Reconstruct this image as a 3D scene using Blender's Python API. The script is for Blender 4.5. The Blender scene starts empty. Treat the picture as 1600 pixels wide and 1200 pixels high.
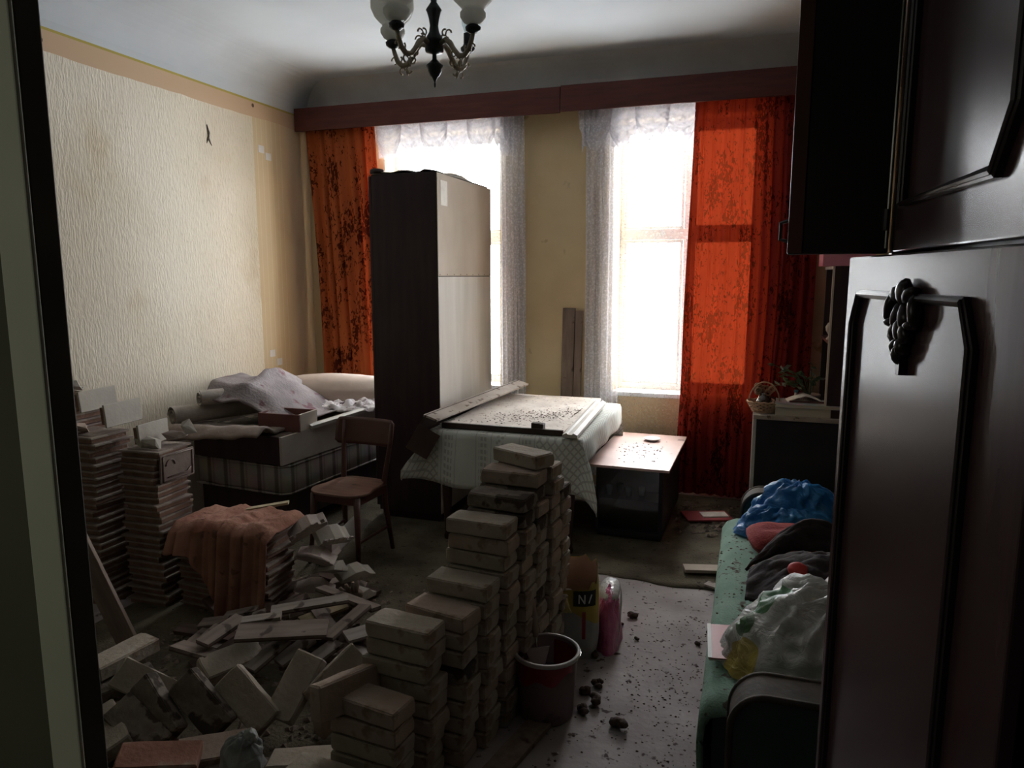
import bpy, bmesh, math, random
from mathutils import Vector, Matrix, Euler, noise

S = bpy.context.scene
COL = S.collection
R = math.radians
PI = math.pi

# ------------------------------------------------------------------ camera
F_PX, H = 1130.0, 1.7
PITCH, YAW = R(8.55), R(18.4)
cam_d = bpy.data.cameras.new('camera')
cam = bpy.data.objects.new('camera', cam_d)
COL.objects.link(cam)
cam.location = (0, 0, H)
cam.rotation_euler = (PI/2 - PITCH, 0, YAW)
cam_d.sensor_fit = 'HORIZONTAL'
cam_d.sensor_width = 36
cam_d.lens = 36 * F_PX / 1600
cam_d.clip_start = 0.02
S.camera = cam

# ------------------------------------------------------------------ world, light, exposure
S.view_settings.view_transform = 'Standard'
S.view_settings.look = 'None'
S.view_settings.gamma = 1.0
S.view_settings.use_curve_mapping = False
S.view_settings.exposure = 0.6
W = bpy.data.worlds.new('overcast sky')
S.world = W
W.use_nodes = True
bg = W.node_tree.nodes['Background']
bg.inputs['Color'].default_value = (0.95, 0.97, 1.0, 1)
bg.inputs['Strength'].default_value = 20.0

def portal(x0, x1, z0, z1, y):
    l = bpy.data.lights.new('window portal', 'AREA')
    l.shape = 'RECTANGLE'; l.size = x1-x0; l.size_y = z1-z0
    l.cycles.is_portal = True
    o = bpy.data.objects.new('window_portal', l); COL.objects.link(o)
    o.location = ((x0+x1)/2, y, (z0+z1)/2)
    o.rotation_euler = (-PI/2, 0, 0)          # faces into the room (-Y)
portal(-3.02, -1.99, .78, 2.86, 5.97)
portal(-1.04, .015, .78, 2.86, 5.97)
# weak fill light added in the unseen hall to brighten the door casing
hl = bpy.data.lights.new('hall fill light', 'AREA'); hl.shape = 'DISK'; hl.size = .25
hl.energy = 2.1; hl.color = (1.0, .97, .84)
hlo = bpy.data.objects.new('hall_fill', hl); COL.objects.link(hlo)
hlo.location = (-1.3, -.25, 2.25)

# ------------------------------------------------------------------ pixel <-> world (only a measuring aid for placing things)
_fw = Vector((-math.sin(YAW)*math.cos(PITCH), math.cos(YAW)*math.cos(PITCH), -math.sin(PITCH)))
_rt = Vector((math.cos(YAW), math.sin(YAW), 0))
_up = _rt.cross(_fw)
def ray(u, v): return _fw + _rt*((u-800)/F_PX) + _up*((600-v)/F_PX)
def atz(u, v, z=0.0):
    r = ray(u, v); return Vector((0, 0, H)) + r*((z-H)/r.z)
def aty(u, v, y):
    r = ray(u, v); return Vector((0, 0, H)) + r*(y/r.y)

# ------------------------------------------------------------------ materials
MATS = {}
def new_mat(name):
    m = bpy.data.materials.new(name); m.use_nodes = True
    nt = m.node_tree; nt.nodes.clear()
    out = nt.nodes.new('ShaderNodeOutputMaterial')
    return m, nt, out
def nd(nt, t, **kw):
    n = nt.nodes.new(t)
    for k, v in kw.items():
        if k.startswith('i_'): n.inputs[k[2:].replace('_', ' ')].default_value = v
        else: setattr(n, k, v)
    return n
def c4(c): return (c[0], c[1], c[2], 1)
def srgb(r, g, b):
    f = lambda v: (v/255/12.92) if v/255 <= .04045 else ((v/255+.055)/1.055)**2.4
    return (f(r), f(g), f(b))
def mat(name, c1, c2=None, rough=.8, scale=6, stretch=(1, 1, 1), bump=.0, bscale=40, spec=.3, metal=0.0,
        c3=None, spot=60, spot_amt=.62, coat=0.0, transmission=0.0, coord='Object'):
    """two tone noise colour, optional darker specks, fine bump"""
    if name in MATS: return MATS[name]
    m, nt, out = new_mat(name)
    b = nd(nt, 'ShaderNodeBsdfPrincipled')
    b.inputs['Roughness'].default_value = rough
    b.inputs['Specular IOR Level'].default_value = spec
    b.inputs['Metallic'].default_value = metal
    b.inputs['Coat Weight'].default_value = coat
    b.inputs['Transmission Weight'].default_value = transmission
    nt.links.new(b.outputs[0], out.inputs[0])
    tc = nd(nt, 'ShaderNodeTexCoord'); mp = nd(nt, 'ShaderNodeMapping')
    mp.inputs['Scale'].default_value = stretch
    nt.links.new(tc.outputs[coord], mp.inputs[0])
    if c2 is None: c2 = tuple(min(1, v*1.25) for v in c1)
    n = nd(nt, 'ShaderNodeTexNoise'); n.inputs['Scale'].default_value = scale; n.inputs['Detail'].default_value = 6
    nt.links.new(mp.outputs[0], n.inputs[0])
    r = nd(nt, 'ShaderNodeValToRGB')
    r.color_ramp.elements[0].position = .35; r.color_ramp.elements[0].color = c4(c1)
    r.color_ramp.elements[1].position = .68; r.color_ramp.elements[1].color = c4(c2)
    nt.links.new(n.outputs['Fac'], r.inputs[0])
    col = r.outputs[0]
    if c3:
        n2 = nd(nt, 'ShaderNodeTexNoise'); n2.inputs['Scale'].default_value = spot; n2.inputs['Detail'].default_value = 3
        nt.links.new(tc.outputs[coord], n2.inputs[0])
        r2 = nd(nt, 'ShaderNodeValToRGB')
        r2.color_ramp.elements[0].position = spot_amt; r2.color_ramp.elements[0].color = (0, 0, 0, 1)
        r2.color_ramp.elements[1].position = spot_amt+.06; r2.color_ramp.elements[1].color = (1, 1, 1, 1)
        nt.links.new(n2.outputs['Fac'], r2.inputs[0])
        mx = nd(nt, 'ShaderNodeMix', data_type='RGBA')
        nt.links.new(r2.outputs[0], mx.inputs[0]); nt.links.new(col, mx.inputs[6]); mx.inputs[7].default_value = c4(c3)
        col = mx.outputs[2]
    nt.links.new(col, b.inputs['Base Color'])
    if bump:
        n3 = nd(nt, 'ShaderNodeTexNoise'); n3.inputs['Scale'].default_value = bscale; n3.inputs['Detail'].default_value = 5
        nt.links.new(mp.outputs[0], n3.inputs[0])
        bp = nd(nt, 'ShaderNodeBump'); bp.inputs['Strength'].default_value = bump; bp.inputs['Distance'].default_value = .01
        nt.links.new(n3.outputs['Fac'], bp.inputs['Height']); nt.links.new(bp.outputs[0], b.inputs['Normal'])
    MATS[name] = m
    return m

# ------------------------------------------------------------------ mesh builder
class MB:
    def __init__(s): s.v = []; s.f = []
    def add(s, vs, fs):
        n = len(s.v); s.v += [tuple(v) for v in vs]; s.f += [tuple(i+n for i in f) for f in fs]; return s
    def box(s, x0, x1, y0, y1, z0, z1, M=None):
        vs = [Vector(p) for p in ((x0,y0,z0),(x1,y0,z0),(x1,y1,z0),(x0,y1,z0),(x0,y0,z1),(x1,y0,z1),(x1,y1,z1),(x0,y1,z1))]
        if M: vs = [M @ v for v in vs]
        return s.add(vs, [(3,2,1,0),(4,5,6,7),(0,1,5,4),(1,2,6,5),(2,3,7,6),(3,0,4,7)])
    def tube(s, pts, r, n=8, caps=True, flat=1.0):
        pts = [Vector(p) for p in pts]
        rs = r if isinstance(r, (list, tuple)) else [r]*len(pts)
        base = len(s.v); prev = None
        for i, p in enumerate(pts):
            t = (pts[min(i+1, len(pts)-1)] - pts[max(i-1, 0)])
            if t.length < 1e-9: t = Vector((0, 0, 1))
            t.normalize()
            if prev is None:
                a = Vector((0, 0, 1)) if abs(t.z) < .9 else Vector((1, 0, 0))
                u = t.cross(a).normalized()
            else:
                u = (prev - t*prev.dot(t)).normalized()
            prev = u; w = t.cross(u)
            for k in range(n):
                a = 2*PI*k/n
                s.v.append(tuple(p + (u*math.cos(a) + w*math.sin(a)*flat)*rs[i]))
        for i in range(len(pts)-1):
            for k in range(n):
                a = base+i*n+k; b = base+i*n+(k+1) % n
                s.f.append((a, b, b+n, a+n))
        if caps:
            s.f.append(tuple(base+k for k in range(n))[::-1])
            s.f.append(tuple(base+(len(pts)-1)*n+k for k in range(n)))
        return s
    def lathe(s, prof, n=20, c=(0, 0, 0), cap=True, M=None):
        base = len(s.v)
        for (r, z) in prof:
            for k in range(n):
                a = 2*PI*k/n
                p = Vector((c[0]+r*math.cos(a), c[1]+r*math.sin(a), c[2]+z))
                if M: p = M @ p
                s.v.append(tuple(p))
        for i in range(len(prof)-1):
            for k in range(n):
                a = base+i*n+k; b = base+i*n+(k+1) % n
                s.f.append((a, b, b+n, a+n))
        if cap:
            s.f.append(tuple(base+k for k in range(n))[::-1])
            s.f.append(tuple(base+(len(prof)-1)*n+k for k in range(n)))
        return s
    def grid(s, fn, nu, nv, closed_u=False):
        base = len(s.v)
        for j in range(nv+1):
            for i in range(nu+1):
                s.v.append(tuple(fn(i/nu, j/nv)))
        w = nu+1
        for j in range(nv):
            for i in range(nu):
                a = base+j*w+i
                s.f.append((a, a+1, a+w+1, a+w))
        return s
    def prism(s, poly, z0, z1, M=None):
        """poly: list of (x, y) extruded in z"""
        n = len(poly)
        vs = [Vector((p[0], p[1], z0)) for p in poly] + [Vector((p[0], p[1], z1)) for p in poly]
        if M: vs = [M @ v for v in vs]
        fs = [tuple(range(n))[::-1], tuple(range(n, 2*n))] + [(i, (i+1) % n, n+(i+1) % n, n+i) for i in range(n)]
        return s.add(vs, fs)
    def mesh(s, name, m, smooth=False):
        me = bpy.data.meshes.new(name); me.from_pydata(s.v, [], s.f); me.update()
        bm = bmesh.new(); bm.from_mesh(me)
        bmesh.ops.recalc_face_normals(bm, faces=bm.faces); bm.to_mesh(me); bm.free()
        if m: me.materials.append(m)
        if smooth:
            me.polygons.foreach_set('use_smooth', [True]*len(me.polygons))
        return me
    def build(s, name, m, parent=None, smooth=False, loc=None, rot=None, bevel=0, solid=0, subsurf=0):
        o = bpy.data.objects.new(name, s.mesh(name, m, smooth)); COL.objects.link(o)
        if loc is not None: o.location = loc
        if rot is not None: o.rotation_euler = rot
        if parent: o.parent = parent
        if solid:
            md = o.modifiers.new('thickness', 'SOLIDIFY'); md.thickness = solid; md.offset = 0
        if bevel:
            md = o.modifiers.new('bevel', 'BEVEL'); md.width = bevel; md.segments = 2; md.limit_method = 'ANGLE'
        if subsurf:
            md = o.modifiers.new('sub', 'SUBSURF'); md.levels = subsurf; md.render_levels = subsurf
        return o

def tag(o, label, cat, group=None, kind=None):
    if label: o['label'] = label
    if cat: o['category'] = cat
    if group: o['group'] = group
    if kind: o['kind'] = kind
    return o
def thing(name, label, cat, loc=(0, 0, 0), rot=(0, 0, 0), group=None):
    o = bpy.data.objects.new(name, None); COL.objects.link(o); o.empty_display_size = .1
    o.location = loc; o.rotation_euler = rot
    return tag(o, label, cat, group)
def struct(o):
    o['kind'] = 'structure'; return o
def copy_tree(o, parent=None):
    c = o.copy(); COL.objects.link(c); c.parent = parent
    for ch in list(o.children): copy_tree(ch, c)
    return c
def fbm(p, sc=1.0): return noise.fractal(Vector(p)*sc, 1.0, 2.0, 4)

# ------------------------------------------------------------------ room shell
XL, XR, YB, YF, ZC = -3.77, .86, 5.67, .60, 3.315
W1 = (-3.02, -1.99); W2 = (-1.04, .015); ZS, ZT = .78, 2.86

def wall_paper_mat():
    m, nt, out = new_mat('left wallpaper')
    b = nd(nt, 'ShaderNodeBsdfPrincipled'); b.inputs['Roughness'].default_value = .75; b.inputs['Specular IOR Level'].default_value = .25
    nt.links.new(b.outputs[0], out.inputs[0])
    g = nd(nt, 'ShaderNodeNewGeometry'); sx = nd(nt, 'ShaderNodeSeparateXYZ'); nt.links.new(g.outputs['Position'], sx.inputs[0])
    def math_(op, a, bb, clamp=False):
        n = nd(nt, 'ShaderNodeMath', operation=op); n.use_clamp = clamp
        for i, v in enumerate((a, bb)):
            if isinstance(v, (int, float)): n.inputs[i].default_value = v
            else: nt.links.new(v, n.inputs[i])
        return n.outputs[0]
    def mix(f, a, bb):
        n = nd(nt, 'ShaderNodeMix', data_type='RGBA')
        nt.links.new(f, n.inputs[0])
        for i, v in ((6, a), (7, bb)):
            if isinstance(v, tuple): n.inputs[i].default_value = c4(v)
            else: nt.links.new(v, n.inputs[i])
        return n.outputs[2]
    mp = nd(nt, 'ShaderNodeMapping'); mp.inputs['Scale'].default_value = (1, 60, 15); mp.inputs['Rotation'].default_value = (0, 0, 0)
    nt.links.new(g.outputs['Position'], mp.inputs[0])
    st = nd(nt, 'ShaderNodeTexNoise'); st.inputs['Scale'].default_value = 1.6; st.inputs['Detail'].default_value = 3; st.inputs['Distortion'].default_value = .25
    nt.links.new(mp.outputs[0], st.inputs[0])
    mp2 = nd(nt, 'ShaderNodeMapping'); mp2.inputs['Scale'].default_value = (1, 42, 10); mp2.inputs['Rotation'].default_value = (0, 0, 0)
    nt.links.new(g.outputs['Position'], mp2.inputs[0])
    st2 = nd(nt, 'ShaderNodeTexNoise'); st2.inputs['Scale'].default_value = 1.7; st2.inputs['Detail'].default_value = 2
    nt.links.new(mp2.outputs[0], st2.inputs[0])
    big = nd(nt, 'ShaderNodeTexNoise'); big.inputs['Scale'].default_value = .9; big.inputs['Detail'].default_value = 5
    nt.links.new(g.outputs['Position'], big.inputs[0])
    rp = nd(nt, 'ShaderNodeValToRGB'); rp.color_ramp.elements[0].position = .38; rp.color_ramp.elements[0].color = c4((.64, .56, .43))
    rp.color_ramp.elements[1].position = .62; rp.color_ramp.elements[1].color = c4((.73, .66, .54)); nt.links.new(big.outputs['Fac'], rp.inputs[0])
    dk = nd(nt, 'ShaderNodeValToRGB'); dk.color_ramp.elements[0].position = .60; dk.color_ramp.elements[0].color = (0, 0, 0, 1)
    dk.color_ramp.elements[1].position = .72; dk.color_ramp.elements[1].color = (.55, .55, .55, 1); nt.links.new(st.outputs['Fac'], dk.inputs[0])
    paper = mix(dk.outputs[0], rp.outputs[0], (.45, .38, .23))
    # tan bare paper with thin vertical stripes beyond y 4.93
    sy = math_('FRACT', math_('MULTIPLY', sx.outputs[1], 16.5), 0)
    line = math_('LESS_THAN', sy, .14)
    near = math_('LESS_THAN', sx.outputs[1], 5.3)
    stripe = mix(math_('MULTIPLY', line, math_('MULTIPLY', near, .45)), (.60, .47, .30), (.70, .60, .43))
    right = math_('GREATER_THAN', sx.outputs[1], 4.93)
    col = mix(right, paper, stripe)
    # bare pinkish band on top, left by a removed border
    jag = nd(nt, 'ShaderNodeTexNoise'); jag.inputs['Scale'].default_value = 2.3; nt.links.new(g.outputs['Position'], jag.inputs[0])
    top = math_('GREATER_THAN', math_('ADD', sx.outputs[2], math_('MULTIPLY', jag.outputs['Fac'], .05)), 2.945)
    ms = nd(nt, 'ShaderNodeTexVoronoi'); ms.inputs['Scale'].default_value = 5.5; nt.links.new(g.outputs['Position'], ms.inputs[0])
    spot = math_('LESS_THAN', ms.outputs['Distance'], .11)
    band = mix(spot, (.56, .39, .25), (.12, .08, .05))
    col = mix(top, col, band)
    ed = math_('GREATER_THAN', sx.outputs[2], 3.035)
    col = mix(ed, col, (.42, .34, .08))
    # scuffs low on the wall
    low = nd(nt, 'ShaderNodeTexNoise'); low.inputs['Scale'].default_value = 2.2; low.inputs['Detail'].default_value = 8; nt.links.new(g.outputs['Position'], low.inputs[0])
    lr = nd(nt, 'ShaderNodeValToRGB'); lr.color_ramp.elements[0].position = .62; lr.color_ramp.elements[0].color = (0, 0, 0, 1)
    lr.color_ramp.elements[1].position = .74; lr.color_ramp.elements[1].color = (.4, .4, .4, 1); nt.links.new(low.outputs['Fac'], lr.inputs[0])
    col = mix(lr.outputs[0], col, (.50, .36, .20))
    nt.links.new(col, b.inputs['Base Color'])
    hh = math_('MULTIPLY', math_('ADD', st.outputs['Fac'], st2.outputs['Fac']), math_('SUBTRACT', 1, math_('MAXIMUM', right, top)))
    bp = nd(nt, 'ShaderNodeBump'); bp.inputs['Strength'].default_value = .45; bp.inputs['Distance'].default_value = .009
    nt.links.new(hh, bp.inputs['Height']); nt.links.new(bp.outputs[0], b.inputs['Normal'])
    return m
M_paper = wall_paper_mat()
M_tanwall = mat('tan wall paint', (.60, .46, .27), (.68, .54, .33), rough=.85, scale=2.5, bump=.15, c3=(.35, .24, .12), spot=5, spot_amt=.68)
M_plaster = mat('ceiling plaster', (.50, .525, .55), (.57, .60, .625), rough=.9, scale=1.4, bump=.1, bscale=18)
M_cove = mat('dusty back cove plaster', (.50, .48, .47), (.60, .58, .57), rough=.9, scale=3, bump=.1)
M_white_trim = mat('white painted joinery', (.62, .63, .60), (.72, .73, .70), rough=.5, scale=8)
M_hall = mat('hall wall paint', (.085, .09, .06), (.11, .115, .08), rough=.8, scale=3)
M_casing = mat('greenish white door casing', (.50, .53, .41), (.58, .60, .48), rough=.6, scale=5, c3=(.25, .25, .17), spot=9, spot_amt=.72)
M_darkjamb = mat('dark brown painted rebate', (.055, .05, .032), (.075, .066, .042), rough=.6, scale=10)

def floor_mat():
    return mat('dusty concrete floor', (.27, .23, .225), (.40, .355, .345), rough=.85, scale=3.5, bump=.25, bscale=30, c3=(.07, .045, .04), spot=22, spot_amt=.62)
# floor: slabs of the screed under everything
b = MB(); b.box(XL-.2, XR+.2, -2.2, YB+.05, -.12, 0)
struct(b.build('floor', floor_mat()))
# ceiling with coved edges
b = MB(); b.box(XL-.2, XR+.2, YF-.05, YB+.4, ZC, ZC+.12)
ceil = struct(b.build('ceiling', M_plaster))
def cove(p0, p1, inward, z0, z1, depth, name, m):
    """quarter-round between wall top and ceiling, p0->p1 along the wall"""
    p0 = Vector(p0); p1 = Vector(p1); inn = Vector(inward)
    mb = MB(); n = 10
    pts = []
    for k in range(n+1):
        a = k/n*PI/2*(.72 if depth < .2 else 1)
        am = PI/2*(.72 if depth < .2 else 1)
        pts.append((depth*(1-math.cos(a))/(1-math.cos(am)), z0+(z1-z0)*math.sin(a)/math.sin(am)))
    prof = pts + [(-.02, z1), (-.02, z0)]
    for q in (p0, p1):
        for (d, z) in prof: mb.v.append((q.x+inn.x*d, q.y+inn.y*d, z))
    L = len(prof)
    for i in range(L): mb.f.append((i, (i+1) % L, L+(i+1) % L, L+i))
    mb.f.append(tuple(range(L))); mb.f.append(tuple(range(L, 2*L)))
    o = mb.build(name, m); struct(o); return o
cove((XL, YF), (XL, YB), (1, 0), 3.05, ZC, .34, 'trim_1', M_plaster)
cove((XL, YB), (XR, YB), (0, -1), 3.02, ZC, .17, 'trim_2', M_cove)
# left wall
b = MB(); b.box(XL-.2, XL, YF-.02, YB+.4, 0, ZC)
struct(b.build('wall_left', M_paper))
# back wall with two window openings (0.36 deep)
b = MB()
YO = YB+.36
for x0, x1 in ((XL-.01, W1[0]), (W1[1], W2[0]), (W2[1], XR+.2)): b.box(x0, x1, YB, YO, 0, ZC)
for x0, x1 in (W1, W2):
    b.box(x0, x1, YB, YO, 0, ZS); b.box(x0, x1, YB, YO, ZT, ZC)
struct(b.build('wall_back', M_tanwall))
b = MB(); b.box(XR, XR+.2, -2.2, YB+.1, 0, ZC)
struct(b.build('wall_right', mat('dim brown wallpaper', (.20, .145, .09), (.26, .19, .12), rough=.85, scale=4, bump=.1)))
# front wall beside the doorway the camera stands in, and the hall behind it
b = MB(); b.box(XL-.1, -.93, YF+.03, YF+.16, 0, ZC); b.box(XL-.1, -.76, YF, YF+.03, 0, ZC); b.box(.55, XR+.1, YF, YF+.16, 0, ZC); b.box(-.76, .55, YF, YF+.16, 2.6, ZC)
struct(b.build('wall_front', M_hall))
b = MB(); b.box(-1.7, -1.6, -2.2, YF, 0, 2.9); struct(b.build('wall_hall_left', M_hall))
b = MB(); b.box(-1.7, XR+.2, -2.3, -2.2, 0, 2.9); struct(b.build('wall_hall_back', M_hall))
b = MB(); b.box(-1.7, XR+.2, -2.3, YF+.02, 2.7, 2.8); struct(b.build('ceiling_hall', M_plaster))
# door casing: pale architrave on the hall side, dark rebate behind it
b = MB(); b.box(-.757, -.711, YF-.036, YF-.030, 0, 2.62)
o = struct(b.build('trim_3', M_casing, bevel=.002))
b = MB(); b.box(-.756, -.712, YF-.0299, YF-.0, 0, 2.62)
o = struct(b.build('trim_4', M_darkjamb, bevel=.002))

# windows
def glass_mat():
    m, nt, out = new_mat('window glass')
    t = nd(nt, 'ShaderNodeBsdfTransparent'); g = nd(nt, 'ShaderNodeBsdfGlossy'); g.inputs['Roughness'].default_value = .02
    t.inputs[0].default_value = (.97, .98, .98, 1)
    mx = nd(nt, 'ShaderNodeMixShader'); mx.inputs[0].default_value = .05
    nt.links.new(t.outputs[0], mx.inputs[1]); nt.links.new(g.outputs[0], mx.inputs[2]); nt.links.new(mx.outputs[0], out.inputs[0])
    return m
M_glass = glass_mat()
def window(n, x0, x1):
    yf = YB+.20; t = .035
    mb = MB()
    mb.box(x0, x0+t, yf, yf+.07, ZS, ZT); mb.box(x1-t, x1, yf, yf+.07, ZS, ZT)
    mb.box(x0+t, x1-t, yf, yf+.07, ZS, ZS+.05); mb.box(x0+t, x1-t, yf, yf+.07, ZT-.05, ZT)
    mb.box(x0+t, x1-t, yf-.01, yf+.08, 1.975, 2.06)
    cx = (x0+x1)/2
    mb.box(cx-.03, cx+.03, yf-.005, yf+.07, ZS+.05, 1.975)
    mb.box(cx-.03, cx+.03, yf, yf+.07, 2.06, ZT-.05)
    o = struct(mb.build('window_%d' % n, M_white_trim, bevel=.004))
    for (a, c2) in ((x0+t, cx-.035), (cx+.035, x1-t)):
        for (z0, z1) in ((ZS+.05, 1.975), (2.06, ZT-.05)):
            s_ = MB()
            w = .022
            s_.box(a, a+w, yf+.01, yf+.05, z0, z1); s_.box(c2-w, c2, yf+.01, yf+.05, z0, z1)
            s_.box(a+w, c2-w, yf+.01, yf+.05, z0, z0+w); s_.box(a+w, c2-w, yf+.01, yf+.05, z1-w, z1)
            so = s_.build('sash', M_white_trim, o)
            p_ = MB(); p_.box(a+w, c2-w, yf+.028, yf+.032, z0+w, z1-w)
            p_.build('pane', M_glass, so)
    k = MB(); k.box(cx-.012, cx+.012, yf-.03, yf-.006, 1.35, 1.46); k.tube([(cx, yf-.035, 1.44), (cx+.05, yf-.04, 1.43)], .007)
    k.build('handle', M_white_trim, o)
    s2 = MB(); s2.box(x0-.04, x1+.04, YB-.012, YB+.2, ZS-.03, ZS+.005)
    struct(s2.build('trim_%d' % (n+4), M_white_trim, bevel=.004))
window(1, *W1); window(2, *W2)
# ------------------------------------------------------------------ valance board, curtains
M_val = mat('reddish brown valance board', (.075, .018, .014), (.11, .028, .020), rough=.5, scale=4, stretch=(1, 1, 8), bump=.05)
M_dkwood = mat('very dark stained wood', (.018, .010, .009), (.032, .017, .014), rough=.45, scale=5, stretch=(6, 6, .6), bump=.05)
t = thing('valance', 'long reddish brown curtain valance board below the ceiling along the back wall', 'valance', (XL, 5.465, 2.90))
for i, (x0, x1, dz) in enumerate(((.02, 2.33, 0), (2.335, 4.61, .006))):
    mb = MB(); mb.box(x0, x1, -.01, .012, 0+dz, .185+dz); mb.build('board', M_val, t, bevel=.002)
mb = MB(); mb.box(.02, 4.61, .012, .19, .17, .185); mb.build('top_board', M_dkwood, t)
mb = MB(); mb.tube([(.04, .075, .10), (4.6, .075, .10)], .009); mb.build('rail', M_white_trim, t)

def orange_mat(name, trl, see, k=1.0):
    m, nt, out = new_mat(name)
    tc = nd(nt, 'ShaderNodeTexCoord')
    mp = nd(nt, 'ShaderNodeMapping'); mp.inputs['Scale'].default_value = (44, 8, 17); mp.inputs['Rotation'].default_value = (0, R(35), 0)
    nt.links.new(tc.outputs['Object'], mp.inputs[0])
    n1 = nd(nt, 'ShaderNodeTexNoise'); n1.inputs['Scale'].default_value = 1.3; n1.inputs['Detail'].default_value = 3; n1.inputs['Distortion'].default_value = .8
    nt.links.new(mp.outputs[0], n1.inputs[0])
    mpb = nd(nt, 'ShaderNodeMapping'); mpb.inputs['Scale'].default_value = (44, 8, 17); mpb.inputs['Rotation'].default_value = (0, R(-35), 0)
    nt.links.new(tc.outputs['Object'], mpb.inputs[0])
    n1b = nd(nt, 'ShaderNodeTexNoise'); n1b.inputs['Scale'].default_value = 1.4; n1b.inputs['Detail'].default_value = 3; n1b.inputs['Distortion'].default_value = .8
    nt.links.new(mpb.outputs[0], n1b.inputs[0])
    mxx = nd(nt, 'ShaderNodeMath', operation='MAXIMUM'); nt.links.new(n1.outputs['Fac'], mxx.inputs[0]); nt.links.new(n1b.outputs['Fac'], mxx.inputs[1])
    # columns of sprigs
    n2 = nd(nt, 'ShaderNodeTexNoise'); n2.inputs['Scale'].default_value = 1.0; n2.inputs['Detail'].default_value = 1
    mp2 = nd(nt, 'ShaderNodeMapping'); mp2.inputs['Scale'].default_value = (9, 1, 3.2); nt.links.new(tc.outputs['Object'], mp2.inputs[0]); nt.links.new(mp2.outputs[0], n2.inputs[0])
    ad = nd(nt, 'ShaderNodeMath', operation='MULTIPLY_ADD'); ad.inputs[1].default_value = .55
    nt.links.new(n2.outputs['Fac'], ad.inputs[0]); nt.links.new(mxx.outputs[0], ad.inputs[2])
    r = nd(nt, 'ShaderNodeValToRGB'); r.color_ramp.elements[0].position = .86; r.color_ramp.elements[0].color = (0, 0, 0, 1)
    r.color_ramp.elements[1].position = .91; r.color_ramp.elements[1].color = (1, 1, 1, 1); nt.links.new(ad.outputs[0], r.inputs[0])
    mx = nd(nt, 'ShaderNodeMix', data_type='RGBA'); nt.links.new(r.outputs[0], mx.inputs[0])
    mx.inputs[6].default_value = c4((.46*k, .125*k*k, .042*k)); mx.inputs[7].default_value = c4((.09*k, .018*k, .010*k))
    d = nd(nt, 'ShaderNodeBsdfDiffuse'); tr = nd(nt, 'ShaderNodeBsdfTranslucent')
    nt.links.new(mx.outputs[2], d.inputs[0])
    mt = nd(nt, 'ShaderNodeMix', data_type='RGBA'); nt.links.new(r.outputs[0], mt.inputs[0])
    mt.inputs[6].default_value = c4((.42, .038, .010)); mt.inputs[7].default_value = c4((.20, .018, .006)); nt.links.new(mt.outputs[2], tr.inputs[0])
    ms = nd(nt, 'ShaderNodeMixShader'); ms.inputs[0].default_value = trl
    nt.links.new(d.outputs[0], ms.inputs[1]); nt.links.new(tr.outputs[0], ms.inputs[2])
    tp = nd(nt, 'ShaderNodeBsdfTransparent'); tp.inputs[0].default_value = (1, .115, .03, 1)   # light seen straight through the weave
    m3 = nd(nt, 'ShaderNodeMixShader'); m3.inputs[0].default_value = see
    nt.links.new(ms.outputs[0], m3.inputs[1]); nt.links.new(tp.outputs[0], m3.inputs[2]); nt.links.new(m3.outputs[0], out.inputs[0])
    return m
M_orange = orange_mat('orange curtain with brown sprigs', .14, .012)
M_orange_shade = orange_mat('orange curtain with painted shade', .035, .0085, .42)  # same cloth as the left curtain, its shade put into a darker, redder colour

def net_mat(name, clear, lace_scale, white=(.80, .80, .82), pattern=True):
    m, nt, out = new_mat(name)
    tc = nd(nt, 'ShaderNodeTexCoord')
    v = nd(nt, 'ShaderNodeTexVoronoi'); v.inputs['Scale'].default_value = lace_scale; nt.links.new(tc.outputs['Object'], v.inputs[0])
    n = nd(nt, 'ShaderNodeTexNoise'); n.inputs['Scale'].default_value = lace_scale*.8; n.inputs['Detail'].default_value = 5; nt.links.new(tc.outputs['Object'], n.inputs[0])
    ad = nd(nt, 'ShaderNodeMath', operation='ADD'); nt.links.new(v.outputs['Distance'], ad.inputs[0]); nt.links.new(n.outputs['Fac'], ad.inputs[1])
    r = nd(nt, 'ShaderNodeMapRange'); r.inputs['From Min'].default_value = .55; r.inputs['From Max'].default_value = 1.1
    r.inputs['To Min'].default_value = max(0, clear-.22); r.inputs['To Max'].default_value = clear+.12; nt.links.new(ad.outputs[0], r.inputs['Value'])
    d = nd(nt, 'ShaderNodeBsdfDiffuse'); d.inputs[0].default_value = c4(white)
    tr = nd(nt, 'ShaderNodeBsdfTranslucent'); tr.inputs[0].default_value = c4(white)
    ms = nd(nt, 'ShaderNodeMixShader'); ms.inputs[0].default_value = .17
    nt.links.new(d.outputs[0], ms.inputs[1]); nt.links.new(tr.outputs[0], ms.inputs[2])
    tp = nd(nt, 'ShaderNodeBsdfTransparent')
    m2 = nd(nt, 'ShaderNodeMixShader'); nt.links.new(r.outputs[0], m2.inputs[0])
    nt.links.new(ms.outputs[0], m2.inputs[1]); nt.links.new(tp.outputs[0], m2.inputs[2]); nt.links.new(m2.outputs[0], out.inputs[0])
    return m
M_net = net_mat('sheer net curtain', .86, 60, (.6, .6, .62))
M_lace = net_mat('white scalloped lace', .20, 60, (.72, .70, .74))

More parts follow.
